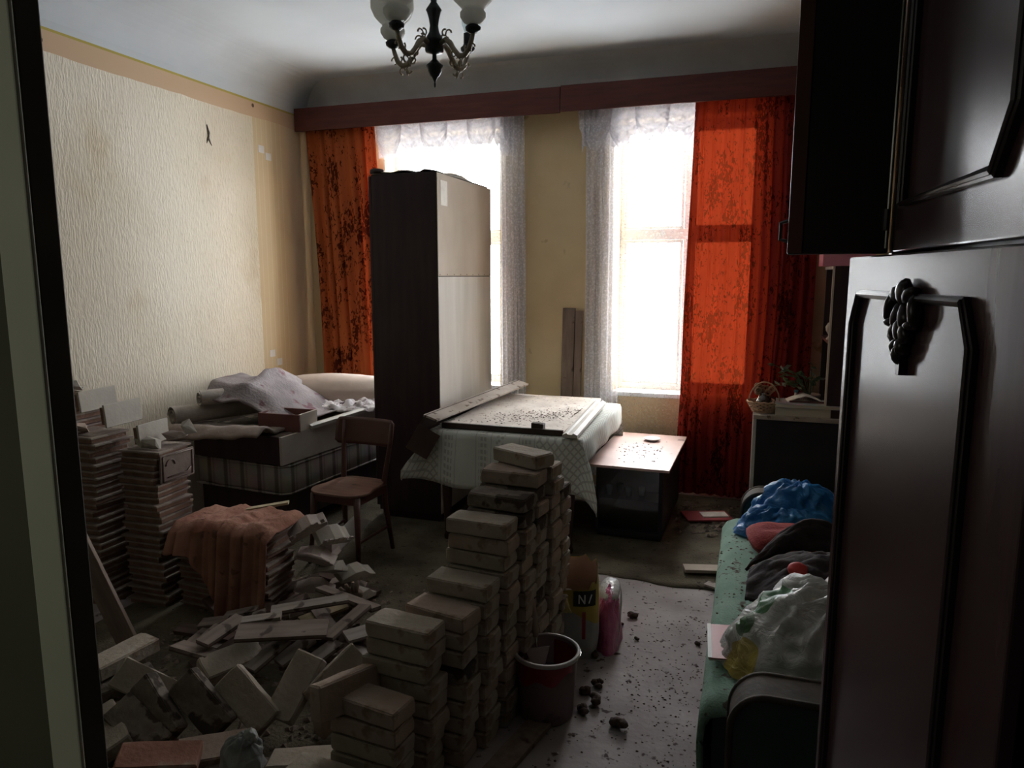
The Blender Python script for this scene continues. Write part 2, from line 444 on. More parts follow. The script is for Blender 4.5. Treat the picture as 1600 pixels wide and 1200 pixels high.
def curtain(name, x0, x1, y, z0, z1, folds, amp, m, seed=0, taper=0.0, shift=0.0, nu=None, hem=None, parent=None):
    """hanging cloth: x0..x1 at the top; 'shift' moves the foot sideways, 'taper' narrows it"""
    rnd = random.Random(seed); ph = [rnd.uniform(0, 6.28) for _ in range(4)]
    nu = nu or max(40, int(folds*10)); nv = 26
    def fn(u, v):
        z = z1 + (z0-z1)*v
        w = x1-x0; cx = (x0+x1)/2
        xx = cx + (u-.5)*w*(1-taper*v) + shift*v
        uu = u + .012*math.sin(7*v+ph[0]) + .02*math.sin(3*v+9*u+ph[3])*v
        a = amp*(.55+.45*min(1, v*3))
        yy = y + a*math.sin(2*PI*folds*uu+ph[1]) + a*.45*math.sin(2*PI*folds*1.73*uu+ph[2]) + .012*math.sin(5*v+u*11)
        xx += .35*a*math.cos(2*PI*folds*uu+ph[1])
        if hem: z += hem(u)*v
        return (xx, yy, z)
    mb = MB(); mb.grid(fn, nu, nv)
    return mb.build(name, m, parent, smooth=True)
o = curtain('curtain', -3.70, -3.03, 5.55, .05, 2.99, 7, .024, M_orange, 3, taper=.0, shift=.14)
tag(o, 'orange curtain with brown leaf sprigs hanging left of the wardrobe', 'curtain', None)
o = curtain('curtain', -.465, .40, 5.55, .04, 3.0, 13, .017, M_orange_shade, 8, taper=-.06, shift=-.03)
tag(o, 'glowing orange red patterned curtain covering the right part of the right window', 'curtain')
# sheer nets
o = curtain('net_curtain', -3.02, -1.76, 5.638, .12, 2.96, 11, .008, M_net, 5, taper=0.02)
tag(o, 'white sheer net curtain at the left window behind the wardrobe', 'net curtain')
o = curtain('net_curtain', -1.26, -.42, 5.638, .12, 2.96, 7, .008, M_net, 6)
tag(o, 'white sheer net curtain at the right window beside the bright orange curtain', 'net curtain')
# gathered outer edges of the nets (many layers of folded cloth)
M_net2 = net_mat('gathered net', .20, 60, (.72, .71, .74))
o = curtain('net_drape', -1.97, -1.765, 5.607, .10, 2.96, 6, .012, M_net2, 15, shift=.02)
tag(o, 'bunched white lace drape at the right edge of the left window', 'net curtain')
o = curtain('net_drape', -1.27, -1.0, 5.607, .10, 2.96, 6, .012, M_net2, 16, shift=.02)
tag(o, 'bunched white lace drape at the left edge of the right window', 'net curtain')
# lace valances with scalloped swags
def swag(name, x0, x1, n, lab, tail_l, tail_r):
    t = thing(name, lab, 'lace valance', (0, 0, 0))
    w = (x1-x0)/n
    for i in range(n):
        c = x0+w*(i+.5)
        def fn(u, v, c=c, w=w):
            a = (u-.5)*2
            drop = .16+.17*(1-abs(a)**1.8)
            x = c + a*w*.62*(1-.10*v)
            z = 2.955 - drop*v + .006*math.sin(30*u)*v
            y = 5.56 - .02*math.sin(v*PI)*(1-a*a) - .010*math.sin(v*22)*(1-abs(a)) + (i % 2)*.012
            return (x, y, z)
        mb = MB(); mb.grid(fn, 22, 16); mb.build('scallop', M_lace, t, smooth=True)
    def band(u, v): return (x0+(x1-x0)*u, 5.583+.004*math.sin(u*90), 2.96-.30*v+.01*math.sin(u*60)*v)
    mb = MB(); mb.grid(band, 90, 6); mb.build('lace_band', M_net2, t, smooth=True)
    for (side, xx, L) in ((-1, x0, tail_l), (1, x1, tail_r)):
        if L:
            def tail(u, v, side=side, xx=xx, L=L): return (xx-side*.01-side*.13*(1-u), 5.545+.012*math.sin(u*20), 2.955-(L*u+.10)*v)
            mb = MB(); mb.grid(tail, 20, 12); mb.build('tail', M_lace, t, smooth=True)
swag('lace_valance', -3.03, -1.80, 6, 'white lace valance with circles over the left window, above the wardrobe', 0, .33)
swag('lace_valance', -1.30, -.45, 4, 'white scalloped lace valance over the right window', .24, 0)

# leaning boards on the pier
M_oldboard = mat('grey brown old board', (.17, .12, .09), (.26, .19, .15), rough=.85, scale=5, stretch=(5, 5, .7), bump=.3, c3=(.07, .04, .03), spot=9, spot_amt=.62)
t = thing('plank', 'tall old grey brown board leaning on the wall between the windows', 'board', (-1.385, 5.56, .005), (R(-4), 0, 0))
mb = MB(); mb.box(-.065, .035, -.012, .012, 0, 1.44); mb.build('board', M_oldboard, t, bevel=.003)
t2 = thing('plank', 'narrow strip of board leaning right beside the taller board between the windows', 'board', (-1.315, 5.555, .005), (R(-4), 0, 0))
mb = MB(); mb.box(-.03, .03, -.01, .01, 0, 1.42); mb.build('board', M_oldboard, t2, bevel=.003)

# ------------------------------------------------------------------ wardrobe seen from its back corner
M_hard = mat('pale hardboard back', (.40, .33, .26), (.48, .41, .34), rough=.8, scale=3, stretch=(1, 1, .5), bump=.05)
M_hard2 = mat('lighter hardboard back', (.50, .46, .41), (.58, .54, .49), rough=.75, scale=3, stretch=(1, 4, .4), bump=.05)
M_dark_side = mat('dark brown veneer', (.030, .017, .018), (.050, .029, .028), rough=.5, scale=4, stretch=(4, 4, .5))
M_paperlab = mat('aged paper label', (.62, .58, .52), (.72, .69, .63), rough=.8, scale=20)
M_nail = mat('dull nail heads', (.12, .08, .05), rough=.5, metal=.6)
t = thing('wardrobe', 'tall dark wardrobe standing with its pale hardboard back towards the table', 'wardrobe', (-2.45, 4.40, 0))
mb = MB()
mb.box(0, .47, 0, .022, .06, 2.36); mb.box(0, .47, .99, 1.012, .06, 2.36)
mb.box(.0, .47, .022, .99, 2.335, 2.36); mb.box(0, .47, .022, .99, .08, .10)
mb.build('carcass', M_dark_side, t, bevel=.002)
mb = MB(); mb.box(-.022, -.001, 0, .504, .09, 2.35); mb.build('door', M_dark_side, t, bevel=.003)
mb = MB(); mb.box(-.022, -.001, .508, 1.012, .09, 2.35); mb.build('door', M_dark_side, t, bevel=.003)
mb = MB(); mb.box(.02, .45, .02, .99, 0, .06); mb.build('plinth', M_dark_side, t)
mb = MB(); mb.box(.4705, .476, .003, 1.009, 1.695, 2.357); mb.build('back_panel', M_hard, t)
mb = MB(); mb.box(.4705, .476, .003, 1.009, .07, 1.69); mb.build('back_panel', M_hard2, t)
mb = MB()
for i in range(9): mb.lathe([(.004, 0), (.004, .002)], 6, M=Matrix.Translation((.476, .03+i*.118, 1.705)) @ Matrix.Rotation(PI/2, 4, 'Y'))
mb.build('nail_row', M_nail, t)
mb = MB(); mb.box(.476, .4775, .055, .165, 2.155, 2.315); mb.build('paper_label', M_paperlab, t)
M_dust = mat('dusty grey cloth', (.30, .27, .22), (.42, .39, .33), rough=.95, scale=12, bump=.3)
def fn(u, v): return (-2.45+.47*u, 4.41+1.0*v, 2.362+.05*max(0, fbm((u*2, v*3, 1))+.25)*math.sin(PI*min(1, max(0, u)))**.3+.004)
mb = MB(); mb.grid(fn, 16, 24); o = mb.build('dust_sheet', M_dust, None, smooth=True, solid=.004)
tag(o, 'crumpled dusty cloth lying on top of the tall wardrobe', 'cloth')
t = thing('jar_lid', 'small dark object on the left front corner of the wardrobe top', 'lid', (-2.42, 4.43, 2.366))
mb = MB(); mb.lathe([(.0, 0), (.045, 0), (.05, .01), (.045, .028), (.02, .034), (0, .034)], 14, cap=False); mb.build('rim', M_dkwood, t, smooth=True)

# ------------------------------------------------------------------ bed: base, striped mattress, dark box on top
def stripe_mat(name, a, b_, axis, freq, duty=.35):
    m, nt, out = new_mat(name)
    b = nd(nt, 'ShaderNodeBsdfPrincipled'); b.inputs['Roughness'].default_value = .9; nt.links.new(b.outputs[0], out.inputs[0])
    tc = nd(nt, 'ShaderNodeTexCoord'); sx = nd(nt, 'ShaderNodeSeparateXYZ'); nt.links.new(tc.outputs['Object'], sx.inputs[0])
    ad = nd(nt, 'ShaderNodeMath', operation='ADD'); nt.links.new(sx.outputs[0], ad.inputs[0]); nt.links.new(sx.outputs[1], ad.inputs[1])
    mu = nd(nt, 'ShaderNodeMath', operation='MULTIPLY'); mu.inputs[1].default_value = freq; nt.links.new(ad.outputs[0], mu.inputs[0])
    fr = nd(nt, 'ShaderNodeMath', operation='FRACT'); nt.links.new(mu.outputs[0], fr.inputs[0])
    r = nd(nt, 'ShaderNodeValToRGB'); cr = r.color_ramp; cr.interpolation = 'EASE'
    cr.elements[0].position = 0; cr.elements[0].color = c4(a); cr.elements[1].position = .38; cr.elements[1].color = c4(a)
    e = cr.elements.new(.48); e.color = c4(b_); e = cr.elements.new(.62); e.color = c4(b_); e = cr.elements.new(.7); e.color = c4(a)
    e = cr.elements.new(.8); e.color = c4(tuple((p+q)/2 for p, q in zip(a, b_))); e = cr.elements.new(.9); e.color = c4(a)
    nt.links.new(fr.outputs[0], r.inputs[0])
    n = nd(nt, 'ShaderNodeTexNoise'); n.inputs['Scale'].default_value = 9; nt.links.new(tc.outputs['Object'], n.inputs[0])
    mx = nd(nt, 'ShaderNodeMix', data_type='RGBA', blend_type='MULTIPLY'); mx.inputs[0].default_value = .5
    nt.links.new(r.outputs[0], mx.inputs[6]); nt.links.new(n.outputs['Color'], mx.inputs[7]); nt.links.new(mx.outputs[2], b.inputs['Base Color'])
    return m
M_tick = stripe_mat('striped mattress ticking', (.46, .41, .37), (.20, .165, .15), 0, 7)
M_boxside = mat('greyish cream side board', (.48, .43, .38), (.58, .53, .47), rough=.6, scale=3, stretch=(2, 2, 2))
M_boxtop = mat('dusty dark brown board', (.09, .065, .05), (.17, .13, .10), rough=.7, scale=8, c3=(.38, .33, .28), spot=14, spot_amt=.56)
BR = R(-5)
def rbox(mb, x0, x1, y0, y1, z0, z1, r=.04, n=5):
    """box with rounded vertical edges and softened top and bottom"""
    poly = []
    for (cx, cy, a0) in ((x1-r, y0+r, -PI/2), (x1-r, y1-r, 0), (x0+r, y1-r, PI/2), (x0+r, y0+r, PI)):
        for k in range(n+1):
            a = a0+PI/2*k/n; poly.append((cx+r*math.cos(a), cy+r*math.sin(a)))
    cx, cy = (x0+x1)/2, (y0+y1)/2
    rings = [(1-r*.8/max(x1-x0, .01)*1.2, z0), (1, z0+r*.5), (1, z1-r*.5), (1-r*.8/max(x1-x0, .01)*1.2, z1)]
    base = len(mb.v); N = len(poly)
    for s_, z in rings:
        for p in poly: mb.v.append((cx+(p[0]-cx)*s_, cy+(p[1]-cy)*s_, z))
    for j in range(3):
        for i in range(N): mb.f.append((base+j*N+i, base+j*N+(i+1) % N, base+(j+1)*N+(i+1) % N, base+(j+1)*N+i))
    mb.f.append(tuple(range(base, base+N))[::-1]); mb.f.append(tuple(range(base+3*N, base+4*N)))
    return mb
bx, by = -2.80, 3.80
t = thing('sofa_bed', 'low dark sofa bed base under the striped mattress by the left wall', 'bed', (bx, by, 0), (0, 0, BR))
mb = MB(); mb.box(-.74, -.01, .03, 1.62, .10, .29); mb.build('base', M_dark_side, t, bevel=.004)
for (lx, ly) in ((-.70, .08), (-.06, .08), (-.70, 1.55), (-.06, 1.55)):
    mb = MB(); mb.tube([(lx, ly, 0), (lx, ly, .10)], [.016, .024]); mb.build('leg', M_dkwood, t)
t = thing('mattress', 'grey striped mattress lying between the bed base and the dark box', 'mattress', (bx, by, .292), (0, 0, BR))
mb = MB(); rbox(mb, -.76, .015, .0, 1.64, 0, .205, .05); mb.build('ticking', M_tick, t, smooth=True)
for z in (.012, .193):
    mb = MB(); pl = [(-.755, .0, z), (-.03, -.004, z), (.016, .04, z), (.018, 1.6, z)]; mb.tube(pl, .007, 6); mb.build('piping', M_tick, t, smooth=True)
t = thing('bedding_box', 'flat dark bedding box with a cream side lying on the striped mattress', 'box', (bx, by, .50), (0, 0, BR))
mb = MB(); mb.box(-.74, -.012, -.02, .0, 0, .185); mb.build('end_board', M_dark_side, t, bevel=.002)
mb = MB(); mb.box(-.74, -.012, 1.58, 1.6, 0, .185); mb.build('end_board', M_dark_side, t, bevel=.002)
mb = MB(); mb.box(-.012, .008, -.02, 1.6, 0, .185); mb.build('side_board', M_boxside, t, bevel=.002)
mb = MB(); mb.box(-.74, -.72, .0, 1.58, 0, .185); mb.build('side_board', M_dark_side, t)
mb = MB(); mb.box(-.72, -.012, 0, 1.58, .168, .184); mb.build('top_board', M_boxtop, t)

# things lying on the box: board, white strip, pillow, rugs
M_redbrown = mat('reddish brown chipboard', (.10, .038, .030), (.14, .055, .043), rough=.7, scale=6)
M_strip = mat('cream moulding', (.50, .46, .41), (.60, .56, .50), rough=.6, scale=6)
t = thing('small_box', 'flat reddish brown box standing on the bedding box in front of the grey rug', 'box', (-3.08, 3.93, .686), (0, 0, R(2)))
mb = MB(); mb.box(0, .31, 0, .015, 0, .115); mb.build('front_board', M_redbrown, t, bevel=.002)
mb = MB(); mb.box(.295, .31, .015, .22, 0, .115); mb.build('side_board', M_hard, t, bevel=.002)
mb = MB(); mb.box(0, .015, .015, .22, 0, .115); mb.box(.015, .295, .205, .22, 0, .115); mb.build('back_board', M_redbrown, t, bevel=.002)
t = thing('moulding_strip', 'pale cream moulding strip laid along the edge of the bedding box', 'strip', (-2.78, 4.06, .686), (R(3), 0, R(-12)))
mb = MB(); mb.prism([(-.03, 0), (.03, 0), (.03, .022), (.012, .03), (-.012, .03), (-.03, .018)], 0, .55, Matrix.Rotation(PI/2, 4, 'X') @ Matrix.Scale(-1, 4, (0, 0, 1)))
mb.build('profile', M_strip, t)

M_pillow = mat('beige pink quilt cover', (.44, .35, .29), (.54, .44, .37), rough=.9, scale=5, bump=.15, bscale=12)
def blob(mb, c, r, seed=0, nz=.15, sc=2.0, n=4, flat_bottom=True, ridged=False, Mx=None):
    bm = bmesh.new(); bmesh.ops.create_icosphere(bm, subdivisions=n, radius=1)
    base = len(mb.v)
    for v in bm.verts:
        p = v.co.copy()
        f = noise.fractal(p*sc+Vector((seed*7.1, seed*3.3, 0)), 1.0, 2.0, 4)
        if ridged: f = 1-2*abs(f)*1.3
        p = p*(1+nz*f)
        if flat_bottom and p.z < -.45: p.z = -.45+(p.z+.45)*.15
        q = Vector((p.x*r[0], p.y*r[1], p.z*r[2]))
        if Mx: q = Mx @ q
        mb.v.append(tuple(q+Vector(c)))
    for f in bm.faces: mb.f.append(tuple(base+v.index for v in f.verts))
    bm.free(); return mb
mb = MB(); blob(mb, (0, 0, 0), (.62, .26, .17), 2, .05, 1.2)
o = mb.build('quilt', M_pillow, None, smooth=True, loc=(-3.10, 4.92, .765), rot=(0, 0, R(14)))
tag(o, 'folded beige pink quilt at the far end of the bed by the orange curtain', 'quilt')
M_rug = mat('dusty mauve grey rug', (.20, .17, .17), (.30, .26, .26), rough=.95, scale=6, bump=.5, bscale=60, c3=(.17, .09, .10), spot=7, spot_amt=.60)
M_rugback = mat('pale rug backing', (.36, .32, .28), (.46, .41, .36), rough=.95, scale=9, bump=.3)
def sstep(x, a, b_):
    t_ = max(0, min(1, (x-a)/(b_-a))); return t_*t_*(3-2*t_)
def rug_fn(u, v):
    # a stiff rug thrown over the rolls: u from the wall to the room side, v from the foot of the bed to the far end
    x = -3.70 + .86*u + .20*(1-v)*(1-u)**2
    y = 3.92 + .88*v - .04*math.sin(u*7) + .05*u
    z = .70 + .03 + .24*(1-sstep(u, .38, .98))*(1-.55*sstep(v, .55, 1))
    z -= .10*(1-sstep(v, 0, .16))*(1-sstep(u, .5, .9))
    ridge = .42+.10*(v-.5)
    z += .055*math.exp(-((u-ridge)/.030)**2)*sstep(v, .25, .5)
    z += .014*fbm((u*3, v*3, 4.2))+.010*math.sin(u*14+v*3)*(u < .5)
    return (x+.01*fbm((u*5, v*5, 1)), y+.02*fbm((u*4, v*4, 2)), max(.70, z))
mb = MB(); mb.grid(rug_fn, 44, 44); o = mb.build('rug', M_rug, None, smooth=True, solid=.010)
tag(o, 'mauve grey rug thrown in a heap over the bed with one raised fold', 'rug')
def runner_fn(u, v):
    x = -2.98 + .40*v-.10*u; y = 4.45 + .30*u + .12*v
    return (x+.0, y, .70+.02+.045*abs(fbm((u*4, v*5, 7)))+.035*math.sin(PI*u))
mb = MB(); mb.grid(runner_fn, 30, 30); o = mb.build('lace_cloth', mat('white cloth with dark flecks', (.55, .50, .50), (.68, .64, .64), rough=.9, scale=9, c3=(.15, .10, .12), spot=28, spot_amt=.58), None, smooth=True, solid=.006)
tag(o, 'white flecked cloth crumpled on the bed beside the wardrobe', 'cloth')
def rolled(name, c, L, rad, turns, lab, yawd, m1, m2, tiltd=0):
    """carpet roll: spiral sheet seen from the end, axis along local y"""
    t = thing(name, lab, 'rug', c, (R(tiltd), 0, R(yawd)))
    mb = MB(); n = 70; th = .0055
    for side in (0, 1):
        pass
    pts = []
    for k in range(n+1):
        a = 2*PI*turns*k/n; r = rad*(.18+.82*k/n); pts.append((r*math.cos(a), r*math.sin(a), a))
    base = 0
    for (x, z, a) in pts:
        r = math.hypot(x, z)
        for (rr, yy) in ((r, 0), (r, L), (r-th, L), (r-th, 0)):
            mb.v.append((rr*math.cos(a), yy, rr*math.sin(a)))
    for k in range(n):
        for j in range(4):
            a_ = k*4+j; b_ = k*4+(j+1) % 4
            mb.f.append((a_, b_, b_+4, a_+4))
    mb.build('roll', m1, t, smooth=False)
    mb = MB(); mb.lathe([(rad*1.005, 0), (rad*1.005, 0.0)], 3)
    return t
rolled('rolled_rug', (-3.60, 3.73, .777), .60, .072, 2.5, 'rolled pale rug with dark spiral end, lowest roll at the foot of the bed', -24, M_rugback, None)
rolled('rolled_rug', (-3.49, 3.86, .885), .50, .060, 2.2, 'upper rolled rug under the mauve heap by the left wall', -28, M_rugback, None)
mb = MB()
mb.grid(lambda u, v: (-3.68+.80*u, 3.55+.10*u+.35*v, .70+.05*math.exp(-((v-.25)/.2)**2)+.012*fbm((u*6, v*3, 3))-.06*(1-v)**4*(1-u)), 36, 16)
o = mb.build('folded_blanket', mat('dusty taupe blanket', (.24, .19, .16), (.34, .28, .24), rough=.95, scale=7, bump=.4), None, smooth=True, solid=.02)
tag(o, 'taupe folded blanket hanging over the front left edge of the bed', 'blanket')

# ------------------------------------------------------------------ wooden chair
M_chair = mat('reddish brown chair wood', (.065, .026, .019), (.10, .042, .03), rough=.36, scale=4, stretch=(1, 5, 1), spec=.4)
M_seat = mat('worn brown chair seat', (.13, .07, .05), (.20, .11, .08), rough=.27, scale=4, stretch=(1, 6, 1), spec=.5)
t = thing('chair', 'reddish brown wooden chair with a curved backrest in front of the wardrobe', 'chair', (-2.255, 3.685, 0), (0, 0, R(-3)))
mb = MB()
poly = []
for k in range(28):
    a = 2*PI*k/28; ca, sa = math.cos(a), math.sin(a)
    e = .55
    poly.append((.195*abs(ca)**e*(1 if ca > 0 else -1)*(1 if sa < 0 else .88), .195*abs(sa)**e*(1 if sa > 0 else -1)))
mb.prism(poly, .435, .452); mb.build('seat', M_seat, t, bevel=.005)
mb = MB(); mb.box(-.15, .15, -.16, -.14, .385, .434); mb.box(-.15, .15, .14, .16, .385, .434); mb.box(-.165, -.148, -.15, .15, .385, .434); mb.box(.148, .165, -.15, .15, .385, .434)
mb.build('seat_frame', M_chair, t, bevel=.003)
for sx_, sy_ in ((-1, -1), (1, -1)):
    mb = MB(); mb.tube([(sx_*.148, sy_*.148, .43), (sx_*.155, sy_*.16, .22), (sx_*.17, sy_*.185, 0)], [.021, .017, .012], 8); mb.build('leg', M_chair, t, smooth=True)
for sx_ in (-1, 1):
    mb = MB(); mb.tube([(sx_*.17, .20, 0), (sx_*.15, .155, .30), (sx_*.145, .155, .45), (sx_*.165, .195, .66), (sx_*.17, .22, .80)], [.013, .018, .017, .014, .012], 8); mb.build('leg', M_chair, t, smooth=True)
def back_fn(u, v):
    a = (u-.5)*2
    e = max(0, abs(a)-.86)/.14
    return (a*.205-.018, .215-.03*a*a+.03*v, .655+.165*v - .022*e*e*(v-.5)*2)
mb = MB(); mb.grid(back_fn, 20, 8); mb.build('backrest', M_chair, t, smooth=True, solid=.014)
for sx_ in (-.155, .155):
    mb = MB(); mb.tube([(sx_, -.165, .16), (sx_, .18, .16)], .009); mb.build('stretcher', M_chair, t)
# ------------------------------------------------------------------ carpet
M_carpet = mat('worn olive brown carpet', (.075, .06, .04), (.15, .125, .085), rough=1, scale=5, bump=.6, bscale=90, c3=(.05, .035, .025), spot=30, spot_amt=.64)
mb = MB()
mb.grid(lambda u, v: (-3.0+3.8*u, (3.90+.05*fbm((u*9, 0, 3))-.04*u-2.5*min(1, max(0, (-1.12-(-3.0+3.8*u))/.12)))*(1-v)+5.60*v, .004+.002*math.sin(u*9)*math.cos(v*8)), 120, 30)
o = mb.build('carpet', M_carpet, None, smooth=True, solid=.008)
tag(o, 'worn olive brown carpet covering the far half of the floor up to the window wall', 'carpet')

# ------------------------------------------------------------------ table with embroidered cloth
M_tablewood = mat('dark table wood', (.035, .018, .014), (.06, .03, .022), rough=.5, scale=4)
TX0, TX1, TY0, TY1, TZ = -1.90, -.93, 4.07, 5.36, .735
t = thing('table', 'dark wooden table under the embroidered white tablecloth', 'table', ((TX0+TX1)/2, (TY0+TY1)/2, 0))
hx, hy = (TX1-TX0)/2, (TY1-TY0)/2
mb = MB(); mb.box(-hx, hx, -hy, hy, TZ-.03, TZ); mb.build('tabletop', M_tablewood, t, bevel=.004)
mb = MB(); mb.box(-hx+.05, hx-.05, -hy+.05, -hy+.07, TZ-.14, TZ-.03); mb.box(-hx+.05, hx-.05, hy-.07, hy-.05, TZ-.14, TZ-.03)
mb.box(-hx+.05, -hx+.07, -hy+.07, hy-.07, TZ-.14, TZ-.03); mb.box(hx-.07, hx-.05, -hy+.07, hy-.07, TZ-.14, TZ-.03)
mb.build('apron', M_tablewood, t)
legprof = [(.022, 0), (.026, .03), (.018, .06), (.030, .30), (.036, .44), (.024, .47), (.036, .50), (.036, TZ-.03)]
for sx_ in (-1, 1):
    for sy_ in (-1, 1):
        mb = MB(); mb.lathe(legprof, 14, (sx_*(hx-.08), sy_*(hy-.08), 0)); mb.build('leg', M_tablewood, t, smooth=True)

def embroid():
    m, nt, out = new_mat('embroidered tablecloth')
    b = nd(nt, 'ShaderNodeBsdfDiffuse'); tr = nd(nt, 'ShaderNodeBsdfTranslucent')
    ms = nd(nt, 'ShaderNodeMixShader'); ms.inputs[0].default_value = .12
    nt.links.new(b.outputs[0], ms.inputs[1]); nt.links.new(tr.outputs[0], ms.inputs[2]); nt.links.new(ms.outputs[0], out.inputs[0])
    tc = nd(nt, 'ShaderNodeTexCoord'); sx = nd(nt, 'ShaderNodeSeparateXYZ'); nt.links.new(tc.outputs['Object'], sx.inputs[0])
    def ma(op, a, c=0.0, c2=0.0):
        n = nd(nt, 'ShaderNodeMath', operation=op)
        for i, v in enumerate((a, c, c2)):
            if isinstance(v, (int, float)): n.inputs[i].default_value = v
            else: nt.links.new(v, n.inputs[i])
        return n.outputs[0]
    X, Y, Z = sx.outputs
    yz = ma('SUBTRACT', Y, Z)
    # diamond lattice on the outer quarters, narrow cross-stitch bands between
    def lat(fx, fz, th):
        a = ma('PINGPONG', ma('MULTIPLY', ma('ADD', X, yz), fx), .5); c = ma('PINGPONG', ma('MULTIPLY', ma('SUBTRACT', X, yz), fz), .5)
        return ma('MAXIMUM', ma('LESS_THAN', a, th), ma('LESS_THAN', c, th))
    lattice = lat(21, 21, .13)
    small = ma('MULTIPLY', ma('GREATER_THAN', ma('PINGPONG', ma('MULTIPLY', X, 42), .5), .17), ma('GREATER_THAN', ma('PINGPONG', ma('MULTIPLY', yz, 26), .5), .20))
    def band(x0, x1): return ma('MULTIPLY', ma('GREATER_THAN', X, x0), ma('LESS_THAN', X, x1))
    f = ma('MULTIPLY', lattice, ma('MAXIMUM', band(-1, -.42), band(.22, 1)))
    for (p, q) in ((-.38, -.32), (-.15, -.09), (.13, .19)):
        f = ma('MAXIMUM', f, ma('MULTIPLY', small, band(p, q)))
    for (p, q) in ((-.40, -.395), (-.30, -.296), (-.17, -.166), (-.07, -.066), (.11, .114), (.205, .21)):
        f = ma('MAXIMUM', f, band(p, q))
    # small sprig in the middle panel
    n = nd(nt, 'ShaderNodeTexVoronoi'); n.inputs['Scale'].default_value = 34; nt.links.new(tc.outputs['Object'], n.inputs[0])
    f = ma('MAXIMUM', f, ma('MULTIPLY', ma('LESS_THAN', n.outputs['Distance'], .36), band(-.035, .03)))
    mx = nd(nt, 'ShaderNodeMix', data_type='RGBA'); nt.links.new(ma('MULTIPLY', f, .46), mx.inputs[0])
    mx.inputs[6].default_value = c4((.64, .66, .61)); mx.inputs[7].default_value = c4((.22, .18, .15))
    nt.links.new(mx.outputs[2], b.inputs[0]); nt.links.new(mx.outputs[2], tr.inputs[0])
    return m
M_cloth = embroid()
def tc_side(front):
    pass
def cloth_fn(u, v):
    """u across x with overhang both sides, v from the front hem over the top to the back hem"""
    ovx, ovl, ovf, ovb = .15, .22, .33, .42
    L = hx*2+ovx+ovl; sx_ = u*L-ovl-hx
    D = hy*2+ovf+ovb; sy_ = v*D-ovf-hy
    x = max(-hx-.008, min(hx+.008, sx_)); y = max(-hy-.010, min(hy+.008, sy_))
    dx = abs(sx_)-hx if abs(sx_) > hx else 0
    dyf = -hy-sy_ if sy_ < -hy else 0
    dyb = sy_-hy if sy_ > hy else 0
    z = TZ+.004
    sgn = 1 if sx_ > 0 else -1
    drop = math.hypot(dx, max(dyf, dyb)) if (dx and (dyf or dyb)) else max(dx, dyf, dyb)
    z -= drop
    if dyf: y -= .016*math.sin(u*26)*min(1, dyf/.2)+.035*min(1, dyf/.3)
    if dx and dyf:
        k = min(1, dyf/.25)
        x += sgn*min(dx, .14)*(.35+.55*k); y -= .09*min(dx, .15)/.15*k
        z += .05*k*dx/.15
        if sgn > 0: z -= .08*k*dx/.15
    elif dx: x += sgn*(.006+.012*min(1, dx/.1)+.007*math.sin(v*30)*min(1, dx/.08))
    if not drop: z += .003*abs(fbm((u*8, v*8, 5)))
    if dyf > .26: z += .02*math.sin(u*9+1.2)
    return (x, y, z)
mb = MB(); mb.grid(cloth_fn, 72, 72)
o = mb.build('tablecloth', M_cloth, None, smooth=True, loc=((TX0+TX1)/2, (TY0+TY1)/2, 0), solid=.003)
tag(o, 'white embroidered tablecloth with patterned bands hanging over the front of the table', 'tablecloth')
# upturned shallow tray / frame on the table
M_greyboard = mat('dusty greyish brown board', (.30, .25, .21), (.42, .36, .31), rough=.8, scale=6, c3=(.13, .09, .07), spot=18, spot_amt=.60)
M_dusty = mat('dust covered board', (.54, .47, .41), (.68, .61, .54), rough=.9, scale=7, bump=.2, c3=(.22, .16, .13), spot=42, spot_amt=.62)
M_darkbar = mat('dark brown edge', (.035, .022, .018), (.06, .04, .03), rough=.6, scale=8)
t = thing('door_panel', 'dusty flat cabinet door with a dark front edge lying on the tablecloth', 'panel', (-1.83, 4.12, TZ+.014), (R(1.2), 0, 0))
mb = MB(); mb.box(0, .78, .02, 1.15, 0, .018); mb.build('panel', M_dusty, t, bevel=.002)
mb = MB(); mb.box(-.01, .78, 0, .02, -.004, .03); mb.build('front_edge', M_darkbar, t, bevel=.002)
t = thing('angled_board', 'long grey brown angled board along the left edge of the table', 'board', (-1.93, 4.03, .78), (R(2.5), 0, R(-9)))
mb = MB(); mb.box(-.006, .10, 0, 1.28, .05, .064, Matrix.Rotation(R(14), 4, 'Y')); mb.build('top_board', M_greyboard, t, bevel=.002)
mb = MB(); mb.box(-.02, -.006, 0, 1.28, -.09, .064, Matrix.Rotation(R(38), 4, 'Y')); mb.build('side_board', M_darkbar, t, bevel=.002)
t = thing('end_board', 'dark brown end board tilted at the left front corner of the table', 'board', (-1.93, 4.0, .70), (R(-20), R(28), R(8)))
mb = MB(); mb.box(-.05, .10, -.01, .01, -.10, .07); mb.build('board', M_tablewood, t, bevel=.002)
t = thing('moulding_strip', 'cream white profiled strip lying along the right side of the table', 'strip', (-.99, 4.05, TZ+.036), (R(1.2), 0, R(2)))
mb = MB()
mb.prism([(-.045, -.018), (.045, -.018), (.045, .0), (.02, .012), (.012, .003), (-.012, .003), (-.02, .012), (-.045, .0)], 0, 1.05, Matrix.Rotation(PI/2, 4, 'X') @ Matrix.Scale(-1, 4, (0, 0, 1)))
mb.build('profile', M_strip, t)
t = thing('wood_block', 'small dark block on the front edge of the dusty door panel', 'block', (-1.215, 4.16, TZ+.036))
mb = MB(); mb.box(-.038, .038, -.025, .025, 0, .036); mb.build('block', M_darkbar, t, bevel=.003)
mb = MB(); mb.box(-.038, .01, -.023, .02, .0365, .039); mb.build('top_face', M_tablewood, t)
rnd = random.Random(4)
